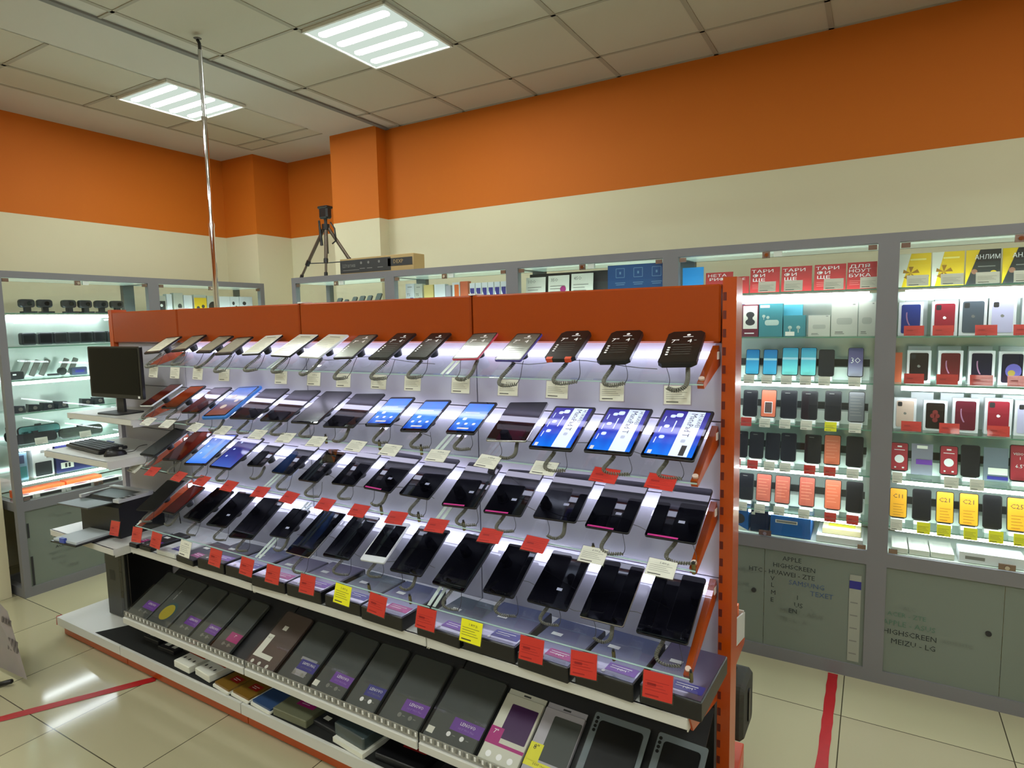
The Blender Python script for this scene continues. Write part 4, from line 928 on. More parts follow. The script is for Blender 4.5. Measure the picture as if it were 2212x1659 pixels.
# phones on stands
cyan1 = grad('ocean_screen', (60, 150, 185), (20, 100, 160), 'Y', .0, .14, .35, .1, c2=(50, 130, 175))
cyan2 = grad('lagoon_screen', (110, 195, 190), (40, 135, 170), 'Y', .0, .14, .35, .1, c2=(80, 165, 180))
ocard = mat('orange_promo', (196, 98, 66), .4); ocard2 = mat('brick_promo', (170, 84, 66), .4); ycard = mat('amber_promo', (226, 160, 26), .4); phk = mat('phone_glass', (16, 18, 23), .3, spec=.2); phg = mat('grey_phone', (88, 92, 94), .3)
def d_band(b, w, h, z): b.rect(0, h * .6, w - .006, h * .08, z, mat('band_blue', (130, 180, 195), .2, emit=.3))
def d_lines(b, w, h, z): b.lines(-w * .36, h * .8, w * .7, 6, h * .11, h * .014, z, mat('pale_orange_print', (225, 150, 120), .5))
def d_cut(b, w, h, z): b.rect(0, h * .35, w * .46, h * .38, z, mat('brown_patch', (70, 50, 44), .4)); b.rect(0, h * .35, w * .52, h * .42, z - .0003, whitep)
def d_30(b, w, h, z): b.text('30', 0, h * .55, z, h * .2, whitep, 0, w * .6)
def d_logo(b, w, h, z): b.rect(-w * .1, h * .9, w * .3, h * .02, z, greyp)
def d_glr(b, w, h, z): b.lines(-w * .38, h * .82, w * .76, 7, h * .1, h * .02, z, greyp)
def d_c(s):
    def f(b, w, h, z): b.text(s, 0, h * .72, z, h * .14, ink, 0, w * .78); b.lines(-w * .28, h * .45, w * .6, 5, h * .09, h * .014, z, mat('amber_ink', (150, 95, 10), .5))
    return f
PHS = {
2: [(-.59, -.521, .135, cyan1, d_band, 'blue screen phone'), (-.504, -.434, .135, cyan1, d_band, 'blue screen phone'), (-.413, -.335, .145, cyan2, d_band, 'turquoise screen phone'), (-.326, -.252, .145, cyan2, d_band, 'pale turquoise screen phone'), (-.243, -.172, .135, phk, None, 'black phone'), (-.114, -.046, .145, grad('violet_photo', (170, 170, 190), (60, 60, 110), 'Y', 0, .15, .15, .2, c2=(90, 85, 130)), d_30, 'violet phone dummy reading 30')],
3: [(-.6, -.527, .14, phk, d_logo, 'black phone'), (-.51, -.435, .145, ocard, d_cut, 'orange card phone dummy with cut-out'), (-.415, -.336, .145, phk, d_logo, 'black phone'), (-.317, -.241, .145, phk, d_logo, 'black white-rimmed phone'), (-.209, -.135, .15, phk, d_logo, 'black phone above the yellow tag'), (-.105, -.034, .15, phg, d_glr, 'grey printed phone dummy')],
4: [(-.65, -.572, .14, phk, d_logo, 'black phone'), (-.565, -.492, .14, phk, d_logo, 'black phone'), (-.484, -.412, .14, phk, None, 'plain black phone'), (-.409, -.335, .145, phk, d_logo, 'black phone'), (-.296, -.219, .145, phk, d_logo, 'black phone with brown reflection'), (-.207, -.132, .15, ocard, d_lines, 'orange printed phone dummy'), (-.108, -.033, .15, phk, None, 'deep black phone')],
5: [(-.614, -.539, .14, phk, d_logo, 'black phone'), (-.526, -.45, .145, ocard2, d_lines, 'brick red phone dummy'), (-.433, -.358, .145, ocard2, d_lines, 'brick red phone dummy'), (-.317, -.242, .15, ocard2, d_lines, 'dusty red phone dummy'), (-.198, -.123, .15, ocard, d_lines, 'orange phone dummy'), (-.102, -.027, .15, phk, None, 'black phone')]}
def phone(i, a, c, z, h, fm, dr, lab, group, y=3.455):
    t = standing('display_phone', a, c, z + .022, h, lab, 'phone', group, y=y, d=.008, face=fm, draw=dr, tilt=-14, body=blackp, r=.009)
    w = c - a; b = MB(); b.box(-w * .4, w * .4, -.022, -.004, -.05, .012, whitep); b.box(-w * .35, w * .35, -.022, .05, -.03, -.012, mat('stand_grey', (70, 72, 70), .4)); b.build('display_stand', t)
for r_, rows in PHS.items():
    for i, (a, c, h, fm, dr, look) in enumerate(rows):
        phone(i, a, c, SZ[r_], h, fm, dr, '%s, %s from left, %s shelf, %s' % (look, ORD[i], SH[r_], C4), 'phones on the %s shelf of the %s' % (SH[r_], C4))
TAG4 = {2: ['w', 'w', 'w', 'w', 'w', 'w'], 3: ['r', 'w', 'w', 'w', 'y', 'w'], 4: ['r', 'r', 'w', 'w', 'r', 'r', 'w'], 5: ['w', 'w', 'w', 'w', 'r', 'r']}
for r_, cs_ in TAG4.items():
    for i, c in enumerate(cs_):
        a = PHS[r_][i][0] + .008
        pcard(a, a + .052, SZ[r_] - .018, .045, c, '%s price card under the %s phone, %s shelf of the %s' % (CN[c], ORD[i], SH[r_], C4), 'price cards in the %s' % C4, y=3.374)
# steps of white risers behind the phones
def riser(x0, x1, z, label, y=3.50):
    t = thing('shelf_riser', label, 'riser', TR(0, 0, 0), 'white stepped risers')
    MB().box(x0, x1, y, y + .012, z + .002, z + .06, inw).box(x0, x1, y, y + .09, z + .06, z + .064, inw).build('step', t)
    MB().box(x0, x1, y + .07, y + .082, z + .06, z + .10, mat('dark_step', (60, 62, 60), .4)).build('step_front', t)
for r_ in (2, 3, 4, 5):
    riser(-.90, -.02, SZ[r_], 'white stepped riser behind phones, %s shelf of the %s' % (SH[r_], C4))
for r_ in (4, 5): riser(.1, .97, SZ[r_], 'white stepped riser behind phones, %s shelf of the %s' % (SH[r_], C5))
def bx(name, x0, x1, y0, y1, z0, h, m, label, cat='box', draw=None, M0=None, top=None):
    t = thing(name, label, cat, (M0 if M0 is not None else Matrix()) @ TR((x0 + x1) / 2, y0, z0), None)
    w = x1 - x0; MB().box(-w / 2, w / 2, 0, y1 - y0, 0, h, m, ch=.002).build('box', t)
    if draw: b = MB(UP); draw(b, w, h, .0012); b.build('print', t)
    if top: MB().rect(0, (y1 - y0) / 2, w * .7, (y1 - y0) * .6, h + .001, top).build('top_print', t)
    return t
blueb = mat('strong_blue', (22, 92, 160), .4)
def d_bl(b, w, h, z): b.rect(-w * .1, h * .72, w * .55, h * .16, z, paper); b.rect(-w * .1, h * .72, w * .5, h * .1, z + .0004, greyink)
bx('boxed_gadget', -.44, -.25, 3.39, 3.6, .653, .105, blueb, 'large blue box with white label at the cabinet bottom', draw=d_bl, top=whitep)
bx('boxed_gadget', -.54, -.45, 3.40, 3.5, .653, .115, mat('night_blue', (24, 40, 62), .2), 'dark blue glossy box left of the large blue box', draw=lambda b, w, h, z: b.rect(-w * .35, h * .85, w * .2, h * .12, z, paper))
bx('boxed_gadget', -.64, -.55, 3.40, 3.55, .653, .12, blueb, 'blue and white camera box behind the post edge', draw=lambda b, w, h, z: (b.disc(0, h * .5, w * .3, z, ink), b.quad([(-w / 2, 0, z), (w / 2, 0, z), (-w / 2, h * .35, z)], paper)))
bx('boxed_gadget', -.225, -.02, 3.385, 3.6, .653, .035, mat('white_box', (0, 0, 0)), 'flat white box with grey picture on the cabinet bottom', top=mat('slate_picture', (96, 104, 130), .4))
bx('boxed_gadget', -.20, -.03, 3.42, 3.62, .689, .03, mat('ivory_box', (226, 220, 170), .4), 'ivory box with yellow corner on the flat white box', top=yband)
# right edge cabinet
yel = mat('operator_yellow', (226, 190, 28), .4)
def d_yel(b, w, h, z):
    b.quad([(-w / 2, 0, z), (-w * .4, 0, z), (-w * .12, h, z), (-w / 2, h, z)], paper); b.rect(w * .1, h * .82, w * .5, h * .05, z, mat('pale_yel', (240, 225, 130), .5))
    for a in range(5):
        an = a * 1.257; b.quad([(-w * .12, h * .42, z + .0004), (-w * .12 + w * .28 * math.cos(an), h * .42 + h * .2 * math.sin(an), z + .0004), (-w * .12 + w * .25 * math.cos(an + .6), h * .42 + h * .2 * math.sin(an + .6), z + .0004)], mat('bow_brown', (150, 105, 25), .5))
    b.rect(w * .3, h * .32, w * .3, h * .05, z, ink)
def d_bil(b, w, h, z):
    b.quad([(-w * .5, 0, z), (w / 2, 0, z), (w / 2, h, z), (-w * .1, h, z)], ink); b.text('АНЛИМ', w * .12, h * .78, z + .0006, h * .13, whitep, 0, w * .72)
    b.disc(-w * .25, h * .38, w * .09, z + .0006, mat('skin_print', (150, 105, 85), .6)); b.quad([(-w * .42, 0, z + .0005), (-w * .08, 0, z + .0005), (-w * .14, h * .28, z + .0005), (-w * .36, h * .28, z + .0005)], dark); b.rect(w * .1, h * .52, w * .5, h * .03, z + .0006, greyp); b.disc(w * .3, h * .32, w * .1, z + .0006, yel)
for i, (a, c, dr) in enumerate(((.084, .208, d_yel), (.212, .332, d_yel), (.338, .462, d_bil), (.468, .60, d_bil))):
    standing('operator_card', a, c, 1.901, .155, '%s card, %s from left, top shelf of the %s' % ('yellow ribbon' if i < 2 else 'black and yellow lettered', ORD[i], C5), 'card', 'yellow operator cards', face=yel, draw=dr, d=.006, body=yel)
    pcard(a + .03, a + .113, 1.903, .05, 'w', 'white price slip before the %s yellow card' % ORD[i], 'white slips before the yellow cards')
wbox = mat('white_phone_box', (218, 222, 226), .35)
def d_ip(pm, kind):
    def f(b, w, h, z):
        b.rrect(0, h * .5, w * .78, h * .86, w * .08, z, pm)
        if kind == 'back': b.rrect(-w * .24, h * .82, w * .2, w * .24, w * .05, z + .0004, dark); b.disc(w * .0, h * .52, w * .07, z + .0004, whitep if pm is rd_ else greyp, n=10); b.disc(w * .05, h * .555, w * .03, z + .0006, pm, n=8)
        elif kind == 'planet':
            P = []; n = 10
            for k in range(n + 1):
                a = PI * .95 + k * .09; P.append((w * .3 + w * .5 * math.cos(a), h * .62 + w * .75 * math.sin(a)))
            for k in range(n): b.quad([(P[k][0], P[k][1], z + .0004), (P[k + 1][0], P[k + 1][1], z + .0004), (P[k + 1][0] + w * .05, P[k + 1][1] + w * .02, z + .0004), (P[k][0] + w * .05, P[k][1] + w * .02, z + .0004)], mat('arc_glow', (165, 120, 150), .4))
        elif kind == 'disc': b.disc(w * .05, h * .42, w * .3, z + .0004, mat('globe_violet', (100, 95, 175), .4), ry=w * .34); b.disc(-w * .02, h * .36, w * .14, z + .0006, mat('globe_yellow', (170, 150, 70), .4))
        elif kind == 'bloom':
            for q in ((0, .62), (-.1, .5), (.08, .5), (0, .36)): b.disc(w * q[0], h * q[1], w * .12, z + .0004, mat('bloom_red', (120, 45, 45), .4), n=9)
    return f
rd_ = mat('red_phone_print', (150, 40, 56), .3); bl_ = mat('blue_phone_print', (36, 52, 120), .3); gy_ = mat('steel_phone_print', (78, 88, 98), .3); lv_ = mat('lilac_phone_print', (190, 188, 220), .35); bk_ = mat('black_phone_print', (30, 22, 22), .3); dr_ = mat('dark_red_phone_print', (90, 28, 32), .3); nv_ = mat('night_phone_print', (20, 22, 44), .3); gd_ = mat('gold_phone_print', (206, 184, 168), .35); wi_ = mat('wine_phone_print', (96, 26, 44), .3)
IB = {1: [(.091, .187, .155, bl_, 'planet', 'blue'), (.22, .318, .155, rd_, 'back', 'red'), (.324, .424, .163, gy_, 'back', 'steel grey'), (.43, .526, .163, lv_, 'back', 'lilac'), (.545, .64, .16, lv_, 'back', 'pale')],
      2: [(.132, .226, .15, bk_, 'back', 'black'), (.253, .346, .15, dr_, 'planet', 'dark red planet'), (.367, .462, .15, nv_, 'planet', 'night blue planet'), (.475, .57, .148, nv_, 'disc', 'globe')],
      3: [(.088, .177, .145, gd_, 'back', 'gold'), (.205, .297, .14, bk_, 'bloom', 'black flower'), (.316, .414, .155, wi_, 'planet', 'wine planet'), (.435, .533, .16, rd_, 'back', 'red'), (.541, .63, .155, lv_, 'back', 'lilac')]}
for r_, rows in IB.items():
    for i, (a, c, h, pm, kd, cn) in enumerate(rows):
        standing('phone_box', a, c, SZ[r_] + .001, h, 'white phone box picturing a %s phone, %s from left, %s shelf' % (cn, ORD[i], SH[r_]), 'box', 'white phone boxes on the %s shelf' % SH[r_], y=3.46, d=.05, tilt=0, body=wbox, draw=d_ip(pm, kd))
    if r_ > 0:
        for i in range(4):
            a = .10 + .118 * i + .02 * r_
            standing('phone_box', a, a + .09, SZ[r_] + .001, .165, 'plain white phone box in the rear row, %s from the left on the %s shelf' % (ORD[i], SH[r_]), 'box', 'white phone boxes in the rear row', y=3.58, d=.045, tilt=0, body=wbox)
RC = {1: [(.112, .19), (.222, .30), (.377, .455), (.51, .59)], 2: [(.12, .198), (.245, .325), (.368, .45), (.50, .58)], 3: [(.117, .196), (.264, .34), (.44, .518)]}
for r_, rows in RC.items():
    for i, (a, c) in enumerate(rows):
        pcard(a, c, SZ[r_] + .002, .046, 'r', 'red price card, %s from the left on the %s shelf of phone boxes' % (ORD[i], SH[r_]), 'red price cards before the phone boxes', y=3.40)
standing('spice_box', .072, .112, SZ[2] + .001, .14, 'narrow orange box in the corner beside the black phone box', 'box', None, body=ocard, d=.05, tilt=0)
redph = mat('crimson_promo', (160, 32, 48), .4)
def d_itel(b, w, h, z): b.disc(0, h * .42, w * .27, z, whitep); b.rect(0, h * .74, w * .6, h * .02, z, whitep); b.rect(0, h * .86, w * .25, h * .05, z, whitep); b.rect(-w * .22, h * .12, w * .1, h * .05, z, whitep); b.rect(w * .22, h * .12, w * .12, h * .05, z, whitep)
def d_vis(b, w, h, z): b.text('VISION', 0, h * .74, z, h * .07, whitep, 0, w * .7); b.text('1', 0, h * .62, z, h * .08, whitep); b.text('6.5"', 0, h * .4, z, h * .1, whitep, 0, w * .6)
P5 = {4: [(.082, .154, .135, redph, d_itel, 'crimson promo phone with white disc'), (.278, .348, .135, redph, d_itel, 'crimson promo phone with disc, right of the clear pack'), (.358, .43, .145, phk, None, 'black phone'), (.536, .61, .16, redph, d_vis, 'crimson promo phone lettered VISION 1')],
      5: [(.085, .158, .14, ycard, d_c('C11'), 'amber promo phone lettered C11'), (.178, .254, .145, phk, None, 'black phone right of the C11'), (.272, .342, .145, ycard, d_c('C21'), 'amber promo phone lettered C21'), (.361, .435, .148, ycard, d_c('C21'), 'amber promo phone lettered C21, the right one of two'), (.449, .52, .15, phk, None, 'black phone between two amber ones'), (.536, .61, .15, ycard, d_c('C25'), 'amber promo phone lettered C25')]}
for r_, rows in P5.items():
    for i, (a, c, h, fm, dr, look) in enumerate(rows): phone(i, a, c, SZ[r_], h, fm, dr, '%s on the %s shelf, %s' % (look, SH[r_], C5), 'phones in the %s' % C5)
standing('case_pack', .166, .25, SZ[4] + .012, .145, 'clear phone case pack with purple band between crimson phones', 'pack', None, body=mat('mist_grey', (125, 125, 138), .25), d=.018, tilt=-8, draw=lambda b, w, h, z: (b.rect(w * .1, h * .42, w * .75, h * .16, z, purple), b.rect(0, h * .9, w * .5, h * .1, z, paper)))
standing('case_pack', .442, .53, SZ[4] + .012, .15, 'steel grey phone case pack with white label strip', 'pack', None, body=mat('steel_mist', (108, 118, 128), .25), d=.018, tilt=-8, draw=lambda b, w, h, z: (b.rect(w * .08, h * .3, w * .8, h * .2, z, paper), b.rect(w * .08, h * .1, w * .85, h * .1, z, navy)))
for i, (a, c) in enumerate(((.09, .13), (.29, .345), (.385, .437))): pcard(a, c, SZ[4] - .02, .05, 'w', 'white price slip, %s from the left under the crimson phones row' % ORD[i], 'white slips on the fifth shelf', y=3.374)
for i, (a, c, k_) in enumerate(((.09, .138, 'w'), (.195, .247, 'y'), (.272, .325, 'y'), (.372, .423, 'y'), (.463, .515, 'y'), (.55, .60, 'y'))): pcard(a, c, SZ[5] - .018, .052, k_, '%s price card, %s from the left under the amber phones row' % (CN[k_], ORD[i]), 'price cards under the amber phones', y=3.374)
bx('boxed_gadget', .36, .60, 3.385, 3.5, .653, .05, wbox, 'long flat white carton on the right cabinet bottom', draw=lambda b, w, h, z: b.rect(-w * .25, h * .5, w * .3, h * .3, z, greyp))
for i, (a, c) in enumerate(((.1, .165), (.17, .25), (.255, .345))):
    bx('boxed_gadget', a, c, 3.38 + .004 * i, 3.56, .653, .028, mat('ivory_pack', (214, 218, 206), .45), 'flat ivory packet, %s from the left post on the cabinet bottom' % ORD[i], top=mat('faint_print', (196, 200, 190), .5))

# far cabinets: only their top shelf shows over the gondola
for i, (x, w, h) in enumerate(((-3.575, .05, .10), (-3.50, .04, .085), (-3.42, .045, .105), (-3.345, .05, .11), (-3.27, .045, .11), (-3.185, .05, .125))):
    standing('handset', x - w / 2, x + w / 2, 1.901, h, 'dark push-button handset leaning in the far cabinet, %s from the left' % ORD[i], 'phone', 'handsets in the far cabinet', y=3.48, d=.012, tilt=-30, body=dark, r=.008, face=phg)
for i, x in enumerate((-3.82, -3.76, -3.69)):
    o = MB().cyl((0, 0, 0), (0, 0, .03), .02, dark, 12).cyl((0, 0, .03), (0, 0, .05), .012, greyp, 12).build('pocket_camera'); o.matrix_world = TR(x, 3.48, 1.901)
    tag(o, 'small dark round gadget near the far cabinet post, %s from the left' % ORD[i], 'gadget', 'round gadgets in the far cabinet')
def d_ts(b, w, h, z): b.text('T5', -w * .15, h * .5, z, h * .12, ink); b.rrect(w * .2, h * .2, w * .4, h * .35, .004, z, navy); b.rect(0, h * .85, w * .5, h * .03, z, greyp)
def d_or(b, w, h, z): b.rect(w * .1, h * .6, w * .6, h * .6, z, mat('orange_print2', (210, 100, 40), .4))
def d_mt(b, w, h, z): b.rect(0, h * .45, w * .8, h * .6, z, navy); b.quad([(-w * .4, h * .15, z + .0004), (w * .2, h * .15, z + .0004), (-w * .4, h * .6, z + .0004)], whitep)
for i, (a, c, h, bd, dr, look) in enumerate([(-2.86, -2.785, .155, wbox, d_ts, 'white boxed tracker lettered T5'), (-2.78, -2.715, .15, pale, d_ts, 'second pale box lettered T5'), (-2.70, -2.62, .14, mat('butter_box', (210, 190, 120), .4), None, 'butter yellow box'), (-2.61, -2.52, .14, wbox, None, 'plain white box'), (-2.515, -2.475, .13, gcard, None, 'narrow grey box'), (-2.46, -2.40, .145, wbox, d_or, 'white box with orange print'), (-2.395, -2.335, .15, ocard, None, 'orange box')]):
    standing('boxed_gadget', a, c, 1.901, h, look + ' over the gondola header', 'box', 'boxes in the cabinet right of the tripod', body=bd, draw=dr, d=.04, tilt=0)
for i in range(6):
    a = -2.32 + .048 * i
    standing('memory_card_pack', a, a + .04, 1.901, .135, 'slim white pack with navy picture, %s of six in a row' % ORD[i], 'pack', 'slim white packs', body=wbox, draw=d_mt, d=.01, tilt=0)
tag(MB().box(-1.89, -1.34, 3.49, 3.50, 1.901, 2.07, dark).build('tariff_board'), 'dark board holding the numbered tariff cards', 'board')
for i, (a, c, s) in enumerate(((-1.90, -1.765, '100'), (-1.745, -1.605, '350'), (-1.59, -1.45, '450'))):
    standing('tariff_card', a, c, 1.901, .148 + .004 * i, 'white tariff card headed %s on the dark board' % s, 'card', 'numbered tariff cards', body=paper, d=.004, tilt=-4, draw=lambda b, w, h, z, s=s, i=i: (b.text(s, -w * .2, h * .82, z, h * .13, greyink), b.lines(-w * .4, h * .58, w * .7, 4, h * .11, h * .02, z, greyink), (b.disc(w * .22, h * (.2 if i == 0 else .45), w * .14, z + .0004, violet) if i < 2 else None)))
b = MB(); bb = mat('blue_board', (30, 96, 165), .4); wl = mat('pale_blue_print', (120, 175, 220), .5)
b.box(-1.335, -1.00, 3.40, 3.405, 1.89, 2.085, bb)
MU = TR(0, 3.3985, 0) @ UP
for q in (-1.26, -1.155, -1.05):
    for (dx, dy, w, h) in ((0, .035, .05, .003), (0, -.015, .05, .003), (-.025, .01, .003, .05), (.025, .01, .003, .05)): b.rect(q + dx, 2.03 + dy, w, h, 0, wl, MU)
    b.rect(q, 2.03 + .01, .01, .014, 0, wl, MU); b.rect(q, 1.985, .06, .004, 0, wl, MU); b.rect(q, 1.975, .05, .004, 0, wl, MU)
tag(b.build('tariff_board'), 'bright blue board with three line icons behind the cabinet glass', 'board')
tag(MB().box(-.95, -.835, 3.56, 3.566, 1.90, 2.06, mat('azure_sheet', (50, 150, 225), .4, emit=.2, ecol=(50, 150, 225))).build('azure_sheet'), 'azure blue sheet beside the red tariff cards', 'card')  # thin blue sheet given a faint glow of its own, no lamp

# things on top of the back cabinets
t = thing('cardboard_box', 'long brown cardboard box with black print lying on the cabinet top', 'box', TR(-3.43, 3.40, 2.147) @ RZ(0))
kraft = mat('kraft', (172, 146, 98), .7)
MB().box(0, .69, 0, .12, 0, .112, kraft, ch=.002).build('box', t)
b = MB(UP); b.rect(.245, .054, .485, .092, .0012, ink); b.rect(.57, .062, .22, .054, .0012, ink)
b.text('DEXP', .555, .064, .0018, .026, kraft, 0, .12); b.text('Штатив', .09, .06, .0018, .026, greyink, 0, .14); b.lines(.03, .028, .16, 1, .01, .004, .0018, greyink)
for q in (.21, .28, .38): b.disc(q, .075, .010, .0018, greyink, n=8); b.rect(q + .01, .035, .05, .005, .0018, greyink)
b.build('print', t)
t = thing('camera_tripod', 'black camera tripod standing on the cabinet top beside the cardboard box', 'tripod', TR(-3.66, 3.50, 2.147))
MB().box(-.045, .045, -.03, .03, .44, .525, blackp, ch=.012).box(-.05, .05, -.035, .035, .515, .535, blackp, ch=.006).build('head', t)
MB().cyl((0, 0, .18), (0, 0, .44), .012, dark, 10).cyl((0, 0, .36), (0, 0, .40), .03, blackp, 12).build('centre_column', t)
bt = mat('tripod_bronze', (92, 80, 68), .35, metal=.4)
for (fx, fy) in ((-.265, -.03), (.06, -.08), (.25, .08)):
    u = MB(); u.cyl((fx * .08, fy * .08, .37), (fx * .72, fy * .72, .12), .013, bt, 8); u.cyl((fx * .68, fy * .68, .135), (fx * .76, fy * .76, .10), .017, blackp, 8); u.cyl((fx * .72, fy * .72, .12), (fx, fy, .012), .009, bt, 8); u.cyl((fx * .96, fy * .96, .03), (fx * 1.01, fy * 1.01, .0), .014, blackp, 8); u.build('leg', t)
    MB().cyl((0, 0, .11), (fx * .73, fy * .73, .115), .004, blackp, 6).build('brace', t)
MB().cyl((-.05, -.02, .43), (-.022, -.03, .24), .008, blackp, 8, r2=.012).build('pan_handle', t)
MB().tube([(.05, 0, .41), (.09, 0, .36), (.10, 0, .27), (.06, 0, .25)], .006, blackp, 6).build('crank_handle', t)

# ------------------------------------------------------------------ goods in the left cabinets
LZ = SZ
def LY_(y, z, x=-4.95): return Matrix(((0, -1, 0, x), (1, 0, 0, y), (0, 0, 1, z), (0, 0, 0, 1)))
# prototypes
proto = thing('dash_camera', 'rounded black dash camera on bracket, first from the left on the top shelf', 'camera', LY_(2.02, 1.901), 'dash cameras on the top shelf')
MB().slab(0, .065, .09, .055, .018, -.02, .02, dark, M=UP, ch=.006).build('body', proto)
MB().cyl((.01, -.028, .065), (.01, -.018, .065), .014, blackg, 12).build('lens', proto)
MB().box(-.015, .02, -.015, .015, .012, .045, blackp).box(-.03, .05, -.03, .03, 0, .012, blackp).build('bracket', proto)
for i, y in enumerate((2.125, 2.275, 2.38, 2.49, 2.60)):
    copy_tree(proto, LY_(y, 1.901) @ RZ(8 * ((i % 3) - 1)), 'rounded black dash camera on bracket, %s from the left on the top shelf' % ORD[i + 1])
p2 = thing('video_recorder', 'boxy black car recorder, first from the left on the lit second shelf', 'camera', LY_(2.01, 1.678), 'car recorders on the lit second shelf')
MB().slab(0, .045, .078, .075, .012, -.03, .02, mat('bluish_black', (36, 42, 50), .35), M=Matrix.Scale(1.1, 4) @ UP, ch=.005).build('body', p2)
MB().rect(0, .045, .06, .05, .0212, phk, M=Matrix.Scale(1.1, 4) @ UP).build('screen', p2)
for i, y in enumerate((2.11, 2.20, 2.285, 2.365, 2.455, 2.55)):
    copy_tree(p2, LY_(y, 1.678) @ RZ(6 * ((i % 3) - 1)), 'boxy black car recorder, %s from the left on the lit second shelf' % ORD[i + 1])
t = thing('dark_case', 'flat black radar case at the left end of the third shelf', 'case', LY_(1.92, 1.458)); MB().slab(0, .028, .09, .055, .01, -.05, .01, blackp, M=UP, ch=.004).build('body', t); MB().rect(-.01, .035, .02, .01, .011, whitep, M=UP).build('print', t)
t = thing('smart_watch', 'dark wrist gadget with grey strap on the third shelf', 'watch', LY_(2.18, 1.458)); MB().cyl((.02, 0, .035), (.02, .02, .038), .028, blackp, 14).build('dial', t); MB().box(-.07, .0, -.005, .02, .01, .024, dark, ch=.003).build('strap', t)
t = thing('dark_case', 'bluish grey sleeve pack on the third shelf, right of the watch', 'case', LY_(2.31, 1.458)); MB().slab(0, .03, .1, .055, .008, -.04, .0, slate, M=UP, ch=.003).build('body', t); MB().rect(0, .03, .06, .02, .001, navy, M=UP).build('print', t)
p3 = thing('mini_camera', 'small black car camera, first from the left on the fourth shelf', 'camera', LY_(1.912, 1.236), 'small car cameras on the fourth shelf')
MB().prism([(-.035, 0), (.035, 0), (.03, .045), (-.03, .052)], -.03, .03, mat('bluish_black', (0, 0, 0))).build('body', p3)
MB().cyl((.005, -.036, .025), (.005, -.028, .025), .012, greyp, 12).build('lens', p3)
for i, y in enumerate((2.0, 2.083, 2.168, 2.33, 2.41)): copy_tree(p3, LY_(y, 1.236) @ RZ(7 * ((i % 3) - 1)), 'small black car camera, %s from the left on the fourth shelf' % ORD[i + 1])
mg = mat('mirror_glass', (110, 160, 165), .06, metal=.8)
for i, (y, x, w, mm, look) in enumerate(((2.0, -4.93, .25, blackp, 'black rear view mirror recorder in front'), (2.28, -4.93, .29, mat('olive_mirror', (54, 60, 52), .2), 'olive black rear view mirror recorder with price slip'), (2.06, -5.02, .26, mg, 'teal reflecting rear view mirror recorder behind'), (1.89, -5.02, .07, mg, 'small teal reflecting mirror beside the post'))):
    t = thing('mirror_recorder', look, 'mirror', LY_(y, 1.013, x) @ TR(0, 0, .004) @ RX(-8), 'rear view mirror recorders'); h = .075 if i < 2 else .11
    MB().slab(0, h / 2 + (.02 if i == 2 else 0), w, .075, .028, -.018, 0, blackp, M=UP, ch=.006).build('housing', t)
    MB().rrect(0, h / 2 + (.02 if i == 2 else 0), w - .012, .063, .024, .001, mm, M=UP).build('mirror_face', t)
    MB().box(-.015, .015, .0, .03, h * .5, h + .012, blackp).build('mount', t)
for i, y in enumerate((1.975, 2.25)):
    card('price_card', .075, .045, paper, LY_(y + .03, 1.013, -4.885) @ TR(0, 0, .024) @ RX(-12) @ UP, 'white price slip standing before the %s mirror recorder' % ('black' if i == 0 else 'olive'), 'slips before the mirror recorders')
# boxes on sixth shelf and bottom
def lbox(name, y0, y1, z, h, m, label, draw=None, x=-4.93, d=.08, group=None):
    t = thing(name, label, 'box', LY_((y0 + y1) / 2, z, x), group); w = y1 - y0
    MB().box(-w / 2, w / 2, 0, d, 0, h, m, ch=.002).build('box', t)
    if draw: b = MB(UP); draw(b, w, h, .0012); b.build('print', t)
lbox('boxed_gadget', 1.862, 1.93, .784, .185, mat('misty_blue_box', (120, 150, 170), .4), 'misty blue lamp box by the left post on the sixth shelf', lambda b, w, h, z: (b.rect(0, h * .28, w * .8, h * .42, z, mat('deep_teal', (60, 120, 120), .3)), b.rect(0, h * .75, w * .5, h * .3, z, slate)), group='boxes on the sixth shelf')
lbox('boxed_gadget', 1.96, 2.085, .784, .2, mat('white_box', (0, 0, 0)), 'white camera box with dark window on the sixth shelf', lambda b, w, h, z: (b.rrect(0, h * .26, w * .8, h * .48, .006, z, dark), b.rect(w * .28, h * .85, w * .16, h * .2, z, greyink), b.rect(0, h * .86, w * .2, h * .1, z, greyp)), group='boxes on the sixth shelf')
lbox('boxed_gadget', 2.10, 2.37, .784, .21, mat('indigo_box', (40, 42, 88), .35), 'wide indigo box with white barcode label on the sixth shelf', lambda b, w, h, z: (b.rect(-w * .25, h * .22, w * .3, h * .2, z, paper), b.rect(-w * .28, h * .22, w * .05, h * .14, z + .0004, ink), b.rect(-w * .2, h * .22, w * .05, h * .14, z + .0004, ink)), group='boxes on the sixth shelf')
orb = mat('signal_orange', (246, 110, 50), .4, emit=.05)
lbox('boxed_gadget', 1.86, 2.155, .654, .05, orb, 'long orange keyboard box, left one at the cabinet bottom', lambda b, w, h, z: b.rrect(w * .15, h * .4, w * .2, h * .4, .005, z, dark), x=-4.96, d=.1, group='orange boxes at the cabinet bottom')
lbox('boxed_gadget', 2.165, 2.40, .654, .052, orb, 'long orange keyboard box, right one at the cabinet bottom', lambda b, w, h, z: b.rrect(w * .1, h * .4, w * .2, h * .3, .005, z, ocard2), x=-4.96, d=.1, group='orange boxes at the cabinet bottom')
